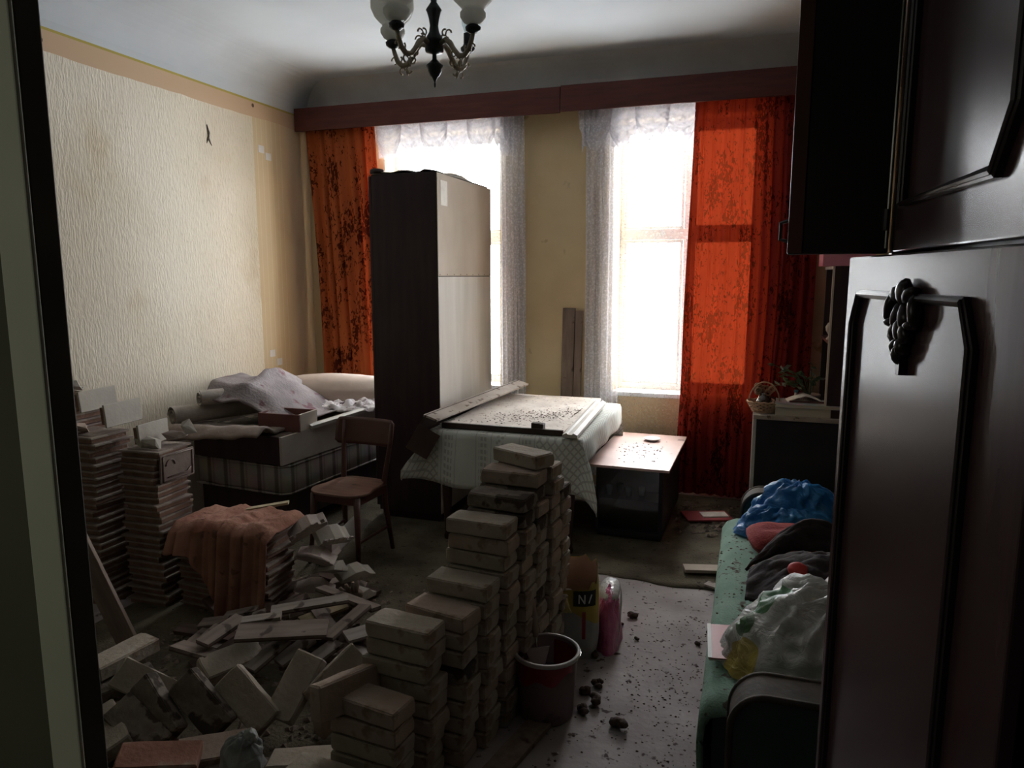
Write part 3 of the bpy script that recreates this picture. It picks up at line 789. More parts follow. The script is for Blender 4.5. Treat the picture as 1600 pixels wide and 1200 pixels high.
M_flake = mat('dark plaster flakes', (.07, .05, .04), (.20, .15, .12), rough=.9, scale=30)
def flakes(name, lab, n, posf, smin, smax, m, seed):
    rr = random.Random(seed); mb = MB()
    for _ in range(n):
        x, y, z = posf(rr); s_ = rr.uniform(smin, smax); k = rr.randint(3, 5); a0 = rr.uniform(0, 6.3); h = s_*rr.uniform(.2, .6)
        ps = [(x+s_*rr.uniform(.5, 1.1)*math.cos(a0+2*PI*j/k), y+s_*rr.uniform(.4, 1.1)*math.sin(a0+2*PI*j/k)) for j in range(k)]
        mb.v += [(p[0], p[1], z) for p in ps] + [(x, y, z+h)]
        b0 = len(mb.v)-k-1
        for j in range(k): mb.f.append((b0+j, b0+(j+1) % k, b0+k))
        mb.f.append(tuple(b0+j for j in range(k))[::-1])
    o = mb.build(name, m); return tag(o, lab, 'debris', kind='stuff')
flakes('table_debris', 'dark flakes and crumbs strewn over the dusty panel on the table', 420,
       lambda r: (lambda w: (min(-1.10, -1.30+.16*w+r.gauss(0, .10)), min(5.2, max(4.2, 4.55+.16*w+r.gauss(0, .10)))))(r.gauss(0, 1))+(TZ+.046,), .003, .011, M_flake, 3)

# ------------------------------------------------------------------ low glass cabinet right of the table
M_pinktop = mat('pale pinkish laminate top', (.56, .38, .33), (.66, .47, .41), rough=.45, scale=4, c3=(.30, .17, .14), spot=11, spot_amt=.66)
M_cabdark = mat('dark cabinet body', (.018, .016, .018), (.028, .025, .028), rough=.5, scale=5)
def dark_glass():
    m, nt, out = new_mat('cabinet glass')
    t_ = nd(nt, 'ShaderNodeBsdfTransparent'); g = nd(nt, 'ShaderNodeBsdfGlossy'); g.inputs['Roughness'].default_value = .06
    t_.inputs[0].default_value = (.75, .82, .84, 1)
    mx = nd(nt, 'ShaderNodeMixShader'); mx.inputs[0].default_value = .07
    nt.links.new(t_.outputs[0], mx.inputs[1]); nt.links.new(g.outputs[0], mx.inputs[2]); nt.links.new(mx.outputs[0], out.inputs[0])
    return m
M_cglass = dark_glass()
t = thing('display_cabinet', 'low dark glass fronted cabinet with a pale pink top right of the table', 'cabinet', (-.92, 4.50, 0), (0, 0, R(-1)))
mb = MB(); mb.box(-.06, .47, -.03, 1.0, .478, .494); mb.build('top_board', M_pinktop, t, bevel=.001)
mb = MB(); mb.box(.0, .43, .0, .94, .03, .06); mb.box(0, .43, .92, .94, .06, .478); mb.box(0, .018, .0, .92, .06, .478)
mb.build('carcass', M_cabdark, t)
mb = MB(); mb.box(.405, .43, 0, .025, .06, .478); mb.build('post', M_cabdark, t)
mb = MB(); mb.box(.41, .43, .0251, .92, .06, .478); mb.build('side_board', M_cabdark, t)
mb = MB(); mb.box(.02, .403, .006, .010, .075, .475); mb.build('pane', M_cglass, t)
mb = MB(); mb.box(.02, .405, .03, .91, .26, .266); mb.build('glass_shelf', M_cglass, t)
mb = MB(); mb.box(.01, .42, .02, .92, 0, .03); mb.build('plinth', M_cabdark, t)
M_tumbler = mat('clear tumblers', (.10, .13, .14), (.16, .19, .20), rough=.08, spec=.8)
for i, (px_, py_) in enumerate(((.07, .10), (.13, .16), (.2, .09), (.28, .14))):
    mb = MB(); mb.lathe([(.018, 0), (.024, .06), (.022, .06), (.016, .004)], 12); o = mb.build('drinking_glass', M_tumbler, None, smooth=True, loc=(-.92+px_, 4.5+py_, .268))
    tag(o, 'drinking glass inside the low dark glass cabinet, %s of the four' % ('leftmost', 'second from the left', 'third from the left', 'rightmost')[i], 'glass', 'glasses inside the low dark cabinet')
t = thing('saucer', 'white saucer lying on the pale pink cabinet top', 'plate', (-.665, 5.27, .494))
mb = MB(); mb.lathe([(.0, 0), (.035, 0), (.058, .016), (.062, .018), (.060, .021), (.033, .006), (0, .006)], 28, cap=False)
mb.build('dish', mat('white china', (.72, .72, .70), (.78, .78, .76), rough=.25, spec=.6), t, smooth=True)
flakes('cabinet_debris', 'dark crumbs scattered on the pale pink cabinet top', 70, lambda r: (r.uniform(-.86, -.55), min(5.4, max(4.5, r.gauss(4.95, .2))), .4945), .003, .012, M_flake, 9)
t = thing('red_folder', 'flat red folder lying on the carpet behind the low glass cabinet', 'folder', (-.36, 4.92, .022), (0, 0, R(20)))
mb = MB(); mb.box(0, .32, 0, .20, 0, .012); mb.build('cover', mat('dull red card', (.22, .03, .035), (.30, .05, .05), rough=.6, scale=7), t, bevel=.002)
mb = MB(); mb.box(.12, .30, .05, .15, .012, .02); mb.build('sheet', M_paperlab, t)
flakes('corner_debris', 'dark rubbish on the carpet under the long orange curtain', 160, lambda r: (r.uniform(-.45, .1), r.uniform(4.7, 5.4), .014), .01, .04, M_flake, 11)
t = thing('board_offcut', 'flat pale board offcut on the carpet next to the green couch', 'board', (-.30, 4.02, .014), (0, 0, R(14)))
mb = MB(); mb.box(0, .30, 0, .09, .012, .03); mb.build('board', M_hard, t, bevel=.002)
t = thing('board_offcut', 'short grey offcut under the pale board offcut by the green couch', 'board', (-.19, 3.90, .014), (0, 0, R(-24)))
mb = MB(); mb.box(0, .20, 0, .055, 0, .012); mb.build('board', M_greyboard, t, bevel=.002)

# ------------------------------------------------------------------ green couch on the right
M_green = mat('worn pale green upholstery', (.16, .26, .20), (.24, .35, .28), rough=.95, scale=6, bump=.4, bscale=120, c3=(.10, .09, .07), spot=24, spot_amt=.60)
M_green_d = mat('dark green upholstery', (.03, .055, .045), (.05, .08, .065), rough=.95, scale=6, bump=.3, bscale=90)
M_armwood = mat('brown couch arm edge', (.045, .035, .026), (.08, .06, .045), rough=.8, scale=9, bump=.2)
t = thing('couch', 'pale green couch along the right wall with rounded brown edged arms', 'couch', (-.09, 2.05, 0))
def seat_sec(x):  # rounded front edge
    return 0
mb = MB()
def seat_fn(u, v):
    prof = [(.03, .17), (.0, .20), (-.005, .30), (.0, .38), (.02, .415), (.06, .43), (.2, .435), (.5, .43), (.62, .43)]
    k = u*(len(prof)-1); i = min(int(k), len(prof)-2); f = k-i
    x = prof[i][0]*(1-f)+prof[i+1][0]*f; z = prof[i][1]*(1-f)+prof[i+1][1]*f
    y = .04+1.78*v
    e = min(v, 1-v)
    if e < .03: z -= .03*(1-e/.03)**2*(z > .3)
    return (x+.006*fbm((x*5, y*3, 1)), y, z+.012*fbm((x*3, y*3, 2)))
mb.grid(seat_fn, 32, 60); mb.build('seat', M_green, t, smooth=True, solid=.02)
mb = MB(); mb.box(.03, .64, .06, 1.80, .06, .41); mb.build('base', M_green_d, t)
def arm(y0, y1):
    poly = [(.08, .06), (.72, .06), (.72, .555), (.45, .57)]
    for k in range(9):
        a = PI/2+PI/2*k/8; poly.append((.18+.10*math.cos(a), .46+.11*math.sin(a)))
    M_ = Matrix.Rotation(PI/2, 4, 'X')
    mb = MB(); mb.prism([(p[0], p[1]) for p in poly], -y1, -y0, M_)
    a_ = mb.build('armrest', M_green_d, t, bevel=.012)
    for yy in (y0, y1):
        pb = MB(); pb.tube([(p[0], yy, p[1]) for p in ([(.72, .555), (.45, .57)]+poly[4:]+[(.08, .06)])], .010, 6); pb.build('piping', M_armwood, a_, smooth=True)
    cv = MB()
    def cap(u, v):
        path = [(.72, .557), (.45, .572)]+poly[4:]+[(.079, .35)]
        k = u*(len(path)-1); i = min(int(k), len(path)-2); f = k-i
        return (path[i][0]*(1-f)+path[i+1][0]*f-.002, y0+(y1-y0)*v, path[i][1]*(1-f)+path[i+1][1]*f+.004)
    cv.grid(cap, 26, 2); cv.build('arm_cover', M_armwood, a_, smooth=True)
    return a_
arm(-.12, .0)
arm(1.83, 1.95)
mb = MB(); mb.box(.62, .80, .03, 1.83, .1, .80); mb.build('backrest', M_green_d, t, bevel=.03)
for (lx, ly) in ((.06, 0), (.06, 1.88), (.66, 0), (.66, 1.88)):
    mb = MB(); mb.tube([(lx, ly, 0), (lx, ly, .062)], [.016, .022]); mb.build('leg', M_dkwood, t)
flakes('couch_debris', 'brown crumbs and dirt scattered on the green couch seat', 320, lambda r: (-.09+abs(r.gauss(.24, .13)), r.uniform(2.6, 3.55), .449), .003, .011, mat('brown crumbs', (.06, .035, .025), (.14, .08, .06), rough=.9, scale=30), 5)

# plastic bags, cushion, clothes on the couch
def plastic(name, c1, c2, alpha=.25, c3=None, sc=3):
    m, nt, out = new_mat(name)
    b = nd(nt, 'ShaderNodeBsdfPrincipled'); b.inputs['Roughness'].default_value = .32; b.inputs['Specular IOR Level'].default_value = .5
    tc = nd(nt, 'ShaderNodeTexCoord'); n = nd(nt, 'ShaderNodeTexNoise'); n.inputs['Scale'].default_value = sc; n.inputs['Detail'].default_value = 3
    nt.links.new(tc.outputs['Object'], n.inputs[0])
    r = nd(nt, 'ShaderNodeValToRGB'); r.color_ramp.elements[0].position = .4; r.color_ramp.elements[0].color = c4(c1); r.color_ramp.elements[1].position = .6; r.color_ramp.elements[1].color = c4(c2)
    nt.links.new(n.outputs['Fac'], r.inputs[0]); nt.links.new(r.outputs[0], b.inputs['Base Color'])
    tr = nd(nt, 'ShaderNodeBsdfTranslucent'); nt.links.new(r.outputs[0], tr.inputs[0])
    ms = nd(nt, 'ShaderNodeMixShader'); ms.inputs[0].default_value = alpha
    nt.links.new(b.outputs[0], ms.inputs[1]); nt.links.new(tr.outputs[0], ms.inputs[2]); nt.links.new(ms.outputs[0], out.inputs[0])
    n3 = nd(nt, 'ShaderNodeTexNoise'); n3.inputs['Scale'].default_value = 14; n3.inputs['Detail'].default_value = 4; n3.inputs['Distortion'].default_value = 1.5; nt.links.new(tc.outputs['Object'], n3.inputs[0])
    bp = nd(nt, 'ShaderNodeBump'); bp.inputs['Strength'].default_value = .7; bp.inputs['Distance'].default_value = .02; nt.links.new(n3.outputs['Fac'], bp.inputs['Height']); nt.links.new(bp.outputs[0], b.inputs['Normal'])
    return m
M_blue = plastic('blue plastic bag', (.012, .16, .42), (.02, .24, .55))
M_wbag = plastic('white plastic bag', (.50, .49, .46), (.60, .59, .56), .3)
M_gbag = plastic('green print on bag', (.03, .20, .05), (.05, .28, .08), .2)
M_ybag = plastic('yellow print on bag', (.45, .33, .05), (.55, .42, .08), .2)
def heap(c, rx, ry, h, pk, seed, crease=.018, lean=.5, nr=26, na=90):
    """crumpled sack-like heap: closed dome with creases running away from a gathered peak"""
    def fn(u, v):
        a = 2*PI*u; r = v
        n1 = noise.noise(Vector((math.cos(a)*1.3+seed, math.sin(a)*1.3, 2)))
        R_ = 1+.18*n1+.05*noise.noise(Vector((math.cos(a)*4+seed, math.sin(a)*4, 5)))
        x = c[0]+rx*r*R_*math.cos(a)+pk[0]*(1-r); y = c[1]+ry*r*R_*math.sin(a)+pk[1]*(1-r)
        z = c[2]+h*(1-r**2.6)**.75
        k = 1-abs(noise.noise(Vector((math.cos(a)*3.1+seed*2, math.sin(a)*3.1, r*1.2)))*2.4)
        k2 = 1-abs(noise.noise(Vector((x*16+seed, y*16, z*16)))*2.2)
        z += (crease*k+crease*.55*k2)*math.sin(PI*min(1, r*1.15)) + .02*math.exp(-(r/.12)**2)
        x += crease*.9*k2*math.cos(a)*(r > .5); y += crease*.9*k2*math.sin(a)*(r > .5)
        if r > .97: z = c[2]
        return (x, y, max(z, c[2]))
    mb = MB(); mb.grid(fn, na, nr); return mb
t = thing('plastic_bag', 'crumpled blue plastic bag on the far end of the green couch', 'bag', (.22, 3.68, .447))
heap((.03, .05, 0), .22, .13, .22, (.0, .02), 3, .026).build('bag_body', M_blue, t, smooth=True)
heap((-.01, -.05, 0), .25, .13, .12, (-.02, 0), 9, .024).build('lower_fold', M_blue, t, smooth=True)
M_redc = mat('red knitted cushion', (.24, .035, .035), (.34, .07, .06), rough=.95, scale=8, bump=.4, bscale=80)
def pillow(name, size, m, lab, cat, loc, rot):
    def fn(u, v):
        a, b_ = (u-.5)*2, (v-.5)*2
        return (a*size[0]*(1-.10*b_*b_), b_*size[1]*(1-.10*a*a), 0)
    mb = MB(); nU = 24
    for sgn in (1, -1):
        mb.grid(lambda u, v, s_=sgn: (lambda p: (p[0], p[1], s_*size[2]*max(0, (1-((u-.5)*2)**4)*(1-((v-.5)*2)**4))**.5+.004*fbm((u*5, v*5, 1))))(fn(u, v)), nU, nU)
    o = mb.build(name, m, None, smooth=True, loc=loc, rot=rot); return tag(o, lab, cat)
pillow('cushion', (.17, .13, .055), M_redc, 'flat red knitted cushion in front of the blue bag on the couch', 'cushion', (.19, 3.40, .50), (R(3), R(2), R(12)))
M_black = mat('black brown garment', (.022, .015, .015), (.045, .032, .032), rough=.9, scale=7, bump=.3)
def garment(fn, name, lab, m, solid=.012, n=40):
    mb = MB(); mb.grid(fn, n, n); o = mb.build(name, m, None, smooth=True, solid=solid); return tag(o, lab, 'clothes')
garment(lambda u, v: (.02+.09*v+.50*u, 3.10+.16*v+.14*u, .455+.20*math.sin(PI*min(1, u*1.15))**.8*math.sin(PI*(.15+.7*v))+.02*fbm((u*6, v*4, 3))),
        'jacket', 'dark brown jacket heaped on the couch in front of the red cushion', M_black)
garment(lambda u, v: (.02+.52*u+.02*v, 2.72+.30*v-.05*u, .455+.14*math.sin(PI*min(1, .1+u*.9))**.7*(.4+.6*math.sin(PI*(.1+.8*v)))+.025*fbm((u*5, v*5, 9))+.10*u),
        'coat', 'black coat with grey seam lying on the couch nearer than the brown jacket', M_black)
o = MB(); blob(o, (0, 0, 0), (.03, .03, .028), 1, .04, 1, 3, False); o = o.build('orange_ball', mat('orange ball', (.50, .10, .04), (.62, .15, .06), rough=.6), None, smooth=True, loc=(.065, 3.03, .483)); tag(o, 'small orange ball tucked under the dark clothes on the couch', 'ball')
o = MB(); blob(o, (0, 0, 0), (.035, .03, .03), 4, .10, 2, 3, False); o = o.build('red_ball', mat('red ball', (.42, .03, .03), (.52, .06, .05), rough=.6), None, smooth=True, loc=(.20, 2.75, .62)); tag(o, 'red wool ball resting on the black coat on the couch', 'ball')
for i, (x_, y_) in enumerate(((.045, 2.63), (.095, 2.64))):
    o = MB(); blob(o, (0, 0, .0), (.024, .024, .022), 20+i, .3, 2, 3, False); o = o.build('dirt_clod', M_black, None, smooth=True, loc=(x_, y_, .466))
    tag(o, 'dark round clod on the green couch, %s of the pair beside the coat' % ('left' if i == 0 else 'right'), 'clod')
def printed_bag():
    m = plastic('white plastic bag with prints', (.50, .49, .46), (.60, .59, .56), .3); nt = m.node_tree
    b = [n for n in nt.nodes if n.type == 'BSDF_PRINCIPLED'][0]; src = b.inputs['Base Color'].links[0].from_socket
    tc = nd(nt, 'ShaderNodeTexCoord')
    for (p, rad, col) in (((-.12, .03, .20), .075, (.03, .19, .05)), ((.05, -.02, .30), .026, (.03, .22, .06)), ((-.22, -.12, .05), .08, (.45, .34, .05)), ((-.19, -.02, .13), .045, (.04, .12, .03))):
        d = nd(nt, 'ShaderNodeVectorMath', operation='DISTANCE'); nt.links.new(tc.outputs['Object'], d.inputs[0]); d.inputs[1].default_value = p
        l = nd(nt, 'ShaderNodeMath', operation='LESS_THAN'); nt.links.new(d.outputs['Value'], l.inputs[0]); l.inputs[1].default_value = rad
        mx = nd(nt, 'ShaderNodeMix', data_type='RGBA'); nt.links.new(l.outputs[0], mx.inputs[0]); nt.links.new(src, mx.inputs[6]); mx.inputs[7].default_value = c4(col); src = mx.outputs[2]
    nt.links.new(src, b.inputs['Base Color']); return m
t = thing('carrier_bag', 'white carrier bag with green and yellow print on the near end of the couch', 'bag', (.22, 2.36, .447))
heap((.02, .0, 0), .27, .27, .25, (.10, .05), 5, .030).build('bag_body', printed_bag(), t, smooth=True)
mb = MB(); mb.grid(lambda u, v: (.06+.12*u, .04+.10*v+.02*math.sin(5*u), .27+.035*math.sin(PI*v)*(1-.4*u)), 14, 14); mb.build('handle_loop', M_wbag, t, smooth=True, solid=.002)
t = thing('booklet', 'thin pinkish red booklet with a white edge under the carrier bag', 'booklet', (-.085, 2.30, .452), (0, R(-3), R(4)))
mb = MB(); mb.box(0, .13, 0, .24, .006, .010); mb.build('cover', mat('pink red cover', (.42, .13, .13), (.50, .17, .17), rough=.4, scale=5), t)
mb = MB(); mb.box(.001, .128, .001, .238, 0, .0058); mb.build('pages', M_paperlab, t)
mb = MB(); mb.box(-.003, .010, 0, .24, .0062, .0115); mb.build('spine', M_white_trim, t)

# ------------------------------------------------------------------ low cabinet in the far right corner with shelf unit
M_whiteedge = mat('worn white edge', (.48, .46, .43), (.58, .56, .52), rough=.6, scale=9)
t = thing('sideboard', 'dark low cabinet with a white front edge beside the orange curtain', 'cabinet', (.03, 4.90, 0))
mb = MB(); mb.box(.022, .80, 0, .60, .04, .772); mb.build('carcass', M_cabdark, t, bevel=.003)
mb = MB(); mb.box(0, .022, -.002, .60, .04, .79); mb.build('edge_board', M_whiteedge, t, bevel=.002)
mb = MB(); mb.box(0.0, .80, -.01, .60, .7725, .80); mb.build('top_board', M_greyboard, t, bevel=.002)
mb = MB(); mb.box(.03, .78, .02, .58, 0, .04); mb.build('plinth', M_cabdark, t)
M_bright = mat('bare light wood edge', (.50, .42, .35), (.60, .52, .44), rough=.5, scale=8)
t = thing('shelf_unit', 'dark open shelf unit standing on the corner cabinet behind the plant', 'shelf', (.455, 4.92, .801))
mb = MB(); mb.box(.012, .36, 0, .02, 0, .955); mb.build('side_panel', M_dark_side, t)
mb = MB(); mb.box(0, .012, -.002, .022, 0, .955); mb.build('front_edge', M_bright, t)
mb = MB(); mb.box(.012, .36, .55, .57, 0, .955); mb.build('side_panel', M_dark_side, t)
for z in (.0, .47, .937):
    mb = MB(); mb.box(0, .36, .0201, .55, z, z+.018); mb.build('shelf_board', M_redbrown if z < .9 else M_whiteedge, t)
mb = MB(); mb.box(.345, .36, .0201, .55, .018, .937); mb.build('back_panel', M_cabdark, t)
t = thing('pink_box', 'pink cardboard box on top of the dark shelf unit', 'box', (.40, 5.0, 1.758))
mb = MB(); mb.box(0, .30, 0, .3, 0, .12); mb.build('carton', mat('pink carton', (.55, .20, .26), (.62, .26, .32), rough=.6, scale=5), t, bevel=.003)
mb = MB(); mb.box(-.004, .304, -.004, .304, .0855, .124); mb.build('lid', mat('pink carton lid', (.60, .26, .32), (.66, .30, .36), rough=.6, scale=5), t)
t = thing('ornament', 'small round ornament on the middle shelf of the dark unit', 'ornament', (.475, 5.02, 1.29))
mb = MB(); mb.lathe([(.02, 0), (.028, .01), (.012, .03), (.03, .06), (.034, .085), (.02, .11), (0, .12)], 14, cap=False); mb.build('figure', M_greyboard, t, smooth=True)

# things on the corner cabinet
M_wick = mat('pale wicker', (.42, .27, .17), (.55, .38, .26), rough=.8, scale=30)
t = thing('wicker_basket', 'small pale wicker basket on the left end of the corner cabinet', 'basket', (.095, 5.02, .801))
mb = MB()
for i in range(7):
    z = .006+i*.011; r_ = .062+.004*i+.0015*i
    pts = [(r_*1.15*math.cos(2*PI*k/28)+.002*math.sin(k*PI), r_*.9*math.sin(2*PI*k/28), z+.003*(1 if (k+i) % 2 else -1)) for k in range(29)]
    mb.tube(pts, .0058, 5, caps=False)
mb.build('weave', M_wick, t, smooth=True)
mb = MB(); mb.lathe([(0, .002), (.066, .002), (.066, .008), (0, .008)], 18, cap=False); mb.build('base', M_wick, t)
hp = [(.095*math.cos(a), 0, .07+.13*math.sin(a)) for a in [PI*k/14 for k in range(15)]]
mb = MB(); mb.tube(hp, .005, 6); mb.tube([(p[0], p[1]+.008, p[2]) for p in hp], .004, 6); mb.build('handle', M_wick, t, smooth=True)
M_jar = mat('dark brown glazed pot', (.035, .012, .006), (.06, .022, .012), rough=.12, spec=.8, coat=.5)
t = thing('glazed_pot', 'shiny dark brown glazed pot inside the wicker basket', 'pot', (.095, 5.02, .812))
mb = MB(); mb.lathe([(.0, 0), (.035, 0), (.05, .03), (.052, .06), (.04, .095), (.028, .105), (.032, .118), (0, .118)], 22, cap=False); mb.build('body', M_jar, t, smooth=True)
mb = MB(); mb.tube([(.045, 0, .09), (.068, 0, .085), (.07, 0, .055), (.05, 0, .04)], .005); mb.build('handle', M_jar, t, smooth=True)
mb = MB()
rr = random.Random(12)
for i in range(14):
    c = Vector((rr.uniform(-.055, .055), rr.uniform(-.03, .03), .13+rr.uniform(0, .04)))
    mb.tube([c+Vector((.018*math.cos(a), .01*math.sin(i), .018*math.sin(a))) for a in [2*PI*k/9 for k in range(10)]], .006, 5, caps=False)
o = mb.build('dried_twist', mat('brown ribbon', (.24, .13, .07), (.36, .22, .14), rough=.5, scale=9), None, smooth=True, loc=(.095, 5.02, .80)); tag(o, 'curly brown ribbon bow on the basket with the glazed pot', 'ribbon')
M_book = [mat('book cover %d' % i, c, None, rough=.5, scale=5) for i, c in enumerate(((.42, .38, .32), (.36, .30, .20), (.30, .25, .22), (.06, .05, .05)))]
M_pages = mat('aged page block', (.52, .46, .36), (.60, .54, .44), rough=.9, scale=40, stretch=(1, 1, 14))
def book(lab, loc, w, d, h, cm, rz=0, spiral=False):
    t = thing('book', lab, 'book', loc, (0, 0, R(rz)), 'books on the corner cabinet')
    mb = MB(); mb.box(.002, w-.003, .002, d-.003, .0022, h-.0022); mb.build('pages', M_pages, t)
    mb = MB(); mb.box(0, w, 0, d, h-.0021, h); mb.box(0, w, 0, d, 0, .0021); mb.box(w-.0029, w, 0, d, .0021, h-.0021)
    mb.build('cover', cm, t)
    if spiral:
        mb = MB()
        for k in range(30):
            c = Vector((.01+k*(w-.02)/29, d-.006, h)); mb.tube([c+Vector((0, .006*math.cos(a), .006*math.sin(a))) for a in [PI*q/4 for q in range(5)]], .0014, 4)
        mb.build('spiral', M_whiteedge, t)
book('thick tan book at the bottom of the pile on the corner cabinet', (.165, 4.91, .801), .33, .22, .056, M_book[1], 0)
book('dark thin book beside the thick tan book on the corner cabinet', (.50, 4.93, .801), .12, .20, .020, M_book[3], 0)
def magazine_mat():
    m, nt, out = new_mat('colourful magazine cover')
    b = nd(nt, 'ShaderNodeBsdfPrincipled'); b.inputs['Roughness'].default_value = .3; nt.links.new(b.outputs[0], out.inputs[0])
    tc = nd(nt, 'ShaderNodeTexCoord'); n = nd(nt, 'ShaderNodeTexNoise'); n.inputs['Scale'].default_value = 11; nt.links.new(tc.outputs['Object'], n.inputs[0])
    h = nd(nt, 'ShaderNodeHueSaturation'); h.inputs['Saturation'].default_value = .8; h.inputs['Value'].default_value = .75; nt.links.new(n.outputs['Color'], h.inputs['Color']); nt.links.new(h.outputs[0], b.inputs['Base Color'])
    return m
book('spiral bound calendar with a colourful cover on top of the thick tan book', (.162, 4.905, .8575), .41, .23, .022, magazine_mat(), -1, True)
t = thing('folded_papers', 'tent shaped folded white papers lying on the spiral calendar', 'papers', (.24, 4.99, .880), (0, 0, R(4)))
mb = MB(); mb.grid(lambda u, v: (.22*u, .13*v, .001+.042*(1-abs(2*u-1)**1.3)), 14, 4); mb.build('sheet', M_paperlab, t, smooth=True, solid=.003)
mb = MB(); mb.box(.01, .25, -.012, -.001, .0, .012); mb.build('red_edge', M_redbrown, t)

M_leaf = mat('dusty green leaf', (.05, .09, .04), (.10, .16, .07), rough=.5, scale=12, spec=.4)
M_leafp = mat('pale leaf', (.20, .22, .17), (.30, .32, .26), rough=.6, scale=12)
t = thing('potted_plant', 'leafy green plant in a grey pot on the corner cabinet by the shelf unit', 'plant', (.385, 5.20, .801))
mb = MB(); mb.lathe([(0, 0), (.05, 0), (.065, .09), (.07, .095), (.07, .108), (.06, .108), (.055, .09), (0, .09)], 20, cap=False); mb.build('pot', M_greyboard, t, smooth=True)
rr = random.Random(7)
for i in range(16):
    a = rr.uniform(0, 6.28); L = rr.uniform(.07, .20); hgt = rr.uniform(.05, .24)
    if i % 3 == 0: a = PI+rr.uniform(-.7, .7); L = rr.uniform(.15, .24)
    if math.cos(a) > 0: L *= .35
    p0 = Vector((0, 0, .09)); p2 = Vector((L*math.cos(a), L*math.sin(a)*.7, .10+hgt)); p1 = (p0+p2)/2+Vector((0, 0, .05))
    mb = MB(); mb.tube([p0, p1, p2], .0022, 5); st = mb.build('stem', M_leaf, t)
    for j in range(rr.randint(2, 4)):
        f = 1-j*.22; c = p0*(1-f)**2+p1*2*f*(1-f)+p2*f*f
        d = Vector((rr.uniform(-1, 1), rr.uniform(-1, 1), rr.uniform(-.3, .6))).normalized(); s_ = d.cross(Vector((rr.random(), rr.random(), 1))).normalized(); w = rr.uniform(.020, .030); l = w*rr.uniform(1.5, 2.3)
        lf = MB(); nn = s_.cross(d)
        lf.v = [tuple(c), tuple(c+d*l*.4+s_*w), tuple(c+d*l), tuple(c+d*l*.4-s_*w), tuple(c+d*l*.5-nn*w*.35)]
        lf.f = [(0, 1, 4), (1, 2, 4), (2, 3, 4), (3, 0, 4)]
        lf.build('leaf', M_leafp if (i+j) % 4 == 0 else M_leaf, st)
t = thing('glass_bottle', 'small bottle with a blue cap in front of the plant pot', 'bottle', (.295, 5.12, .8545-.053))
mb = MB(); mb.lathe([(0, 0), (.018, 0), (.022, .05), (.010, .11), (.009, .125), (0, .125)], 14, cap=False); mb.build('body', M_whiteedge, t, smooth=True)
mb = MB(); mb.lathe([(0, .126), (.013, .126), (.013, .142), (0, .142)], 12, cap=False); mb.build('cap', mat('teal cap', (.03, .12, .16), None, rough=.4), t)

# ------------------------------------------------------------------ big cupboard on the right, close to the doorway
def wood_gloss():
    m, nt, out = new_mat('dark lacquered cupboard wood')
    b = nd(nt, 'ShaderNodeBsdfPrincipled'); b.inputs['Roughness'].default_value = .33; b.inputs['Specular IOR Level'].default_value = .45
    nt.links.new(b.outputs[0], out.inputs[0])
    tc = nd(nt, 'ShaderNodeTexCoord'); mp = nd(nt, 'ShaderNodeMapping'); mp.inputs['Scale'].default_value = (16, 16, .8); nt.links.new(tc.outputs['Object'], mp.inputs[0])
    n = nd(nt, 'ShaderNodeTexNoise'); n.inputs['Scale'].default_value = 2; n.inputs['Detail'].default_value = 3; nt.links.new(mp.outputs[0], n.inputs[0])
    r = nd(nt, 'ShaderNodeValToRGB'); r.color_ramp.elements[0].position = .3; r.color_ramp.elements[0].color = c4((.050, .027, .030)); r.color_ramp.elements[1].position = .7; r.color_ramp.elements[1].color = c4((.070, .038, .040))
    nt.links.new(n.outputs['Fac'], r.inputs[0]); nt.links.new(r.outputs[0], b.inputs['Base Color'])
    b.inputs['Roughness'].default_value = .24
    return m
M_cup = wood_gloss()
M_cupm = mat('black brown moulding', (.012, .007, .007), (.022, .012, .012), rough=.3, scale=5, spec=.5)
M_brass = mat('bright hinge metal', (.50, .48, .45), (.6, .58, .55), rough=.25, metal=.9)
CB = Vector((.29, .80, 0))
t = thing('cupboard', 'tall dark lacquered cupboard with moulded doors at the right beside the doorway', 'cupboard', CB)
mb = MB()
mb.box(.0, .56, .55, .57, .08, 2.75); mb.box(-.015, 0, .0, .57, 1.70, 1.775); mb.box(0, .56, 0, .02, .08, 2.75); mb.box(.0, .56, .02, .55, 1.725, 1.745); mb.box(0, .56, .02, .55, 2.73, 2.75); mb.box(.0, .56, .02, .55, .08, .10)
mb.build('carcass', M_cupm, t)
mb = MB(); mb.box(.216-CB.x, .30-CB.x, 1.376-CB.y, 1.40-CB.y, .10, 2.74); mb.build('stile', M_cupm, t)
mb = MB(); mb.box(.545, .56, .02, .55, .10, 2.73); mb.build('back_panel', M_cupm, t)
mb = MB(); mb.box(.02, .54, .01, .56, 0, .08); mb.build('plinth', M_cupm, t)
def door(hx_, hy_, fx_, fy_, z0, z1, th=.02):
    """door leaf from (hx,hy) to (fx,fy); local x runs along the leaf, local -y... outer face looks into the room"""
    d = Vector((fx_-hx_, fy_-hy_)); L = d.length; a = math.atan2(d.y, d.x)
    e = thing_part('door', t, (hx_-CB.x, hy_-CB.y, 0), (0, 0, a))
    return e, L
def leaf(name, p0, p1, z0, z1, m, th=.02):
    """mesh leaf whose local x axis runs p0->p1, outer face at local y = 0, thickness towards +y"""
    d = Vector((p1[0]-p0[0], p1[1]-p0[1])); L = d.length; a = math.atan2(d.y, d.x)
    mb = MB(); mb.box(0, L, -th, 0, z0, z1)
    o = mb.build(name, m, t, loc=(p0[0]-CB.x, p0[1]-CB.y, 0), rot=(0, 0, a), bevel=.003)
    return o, L
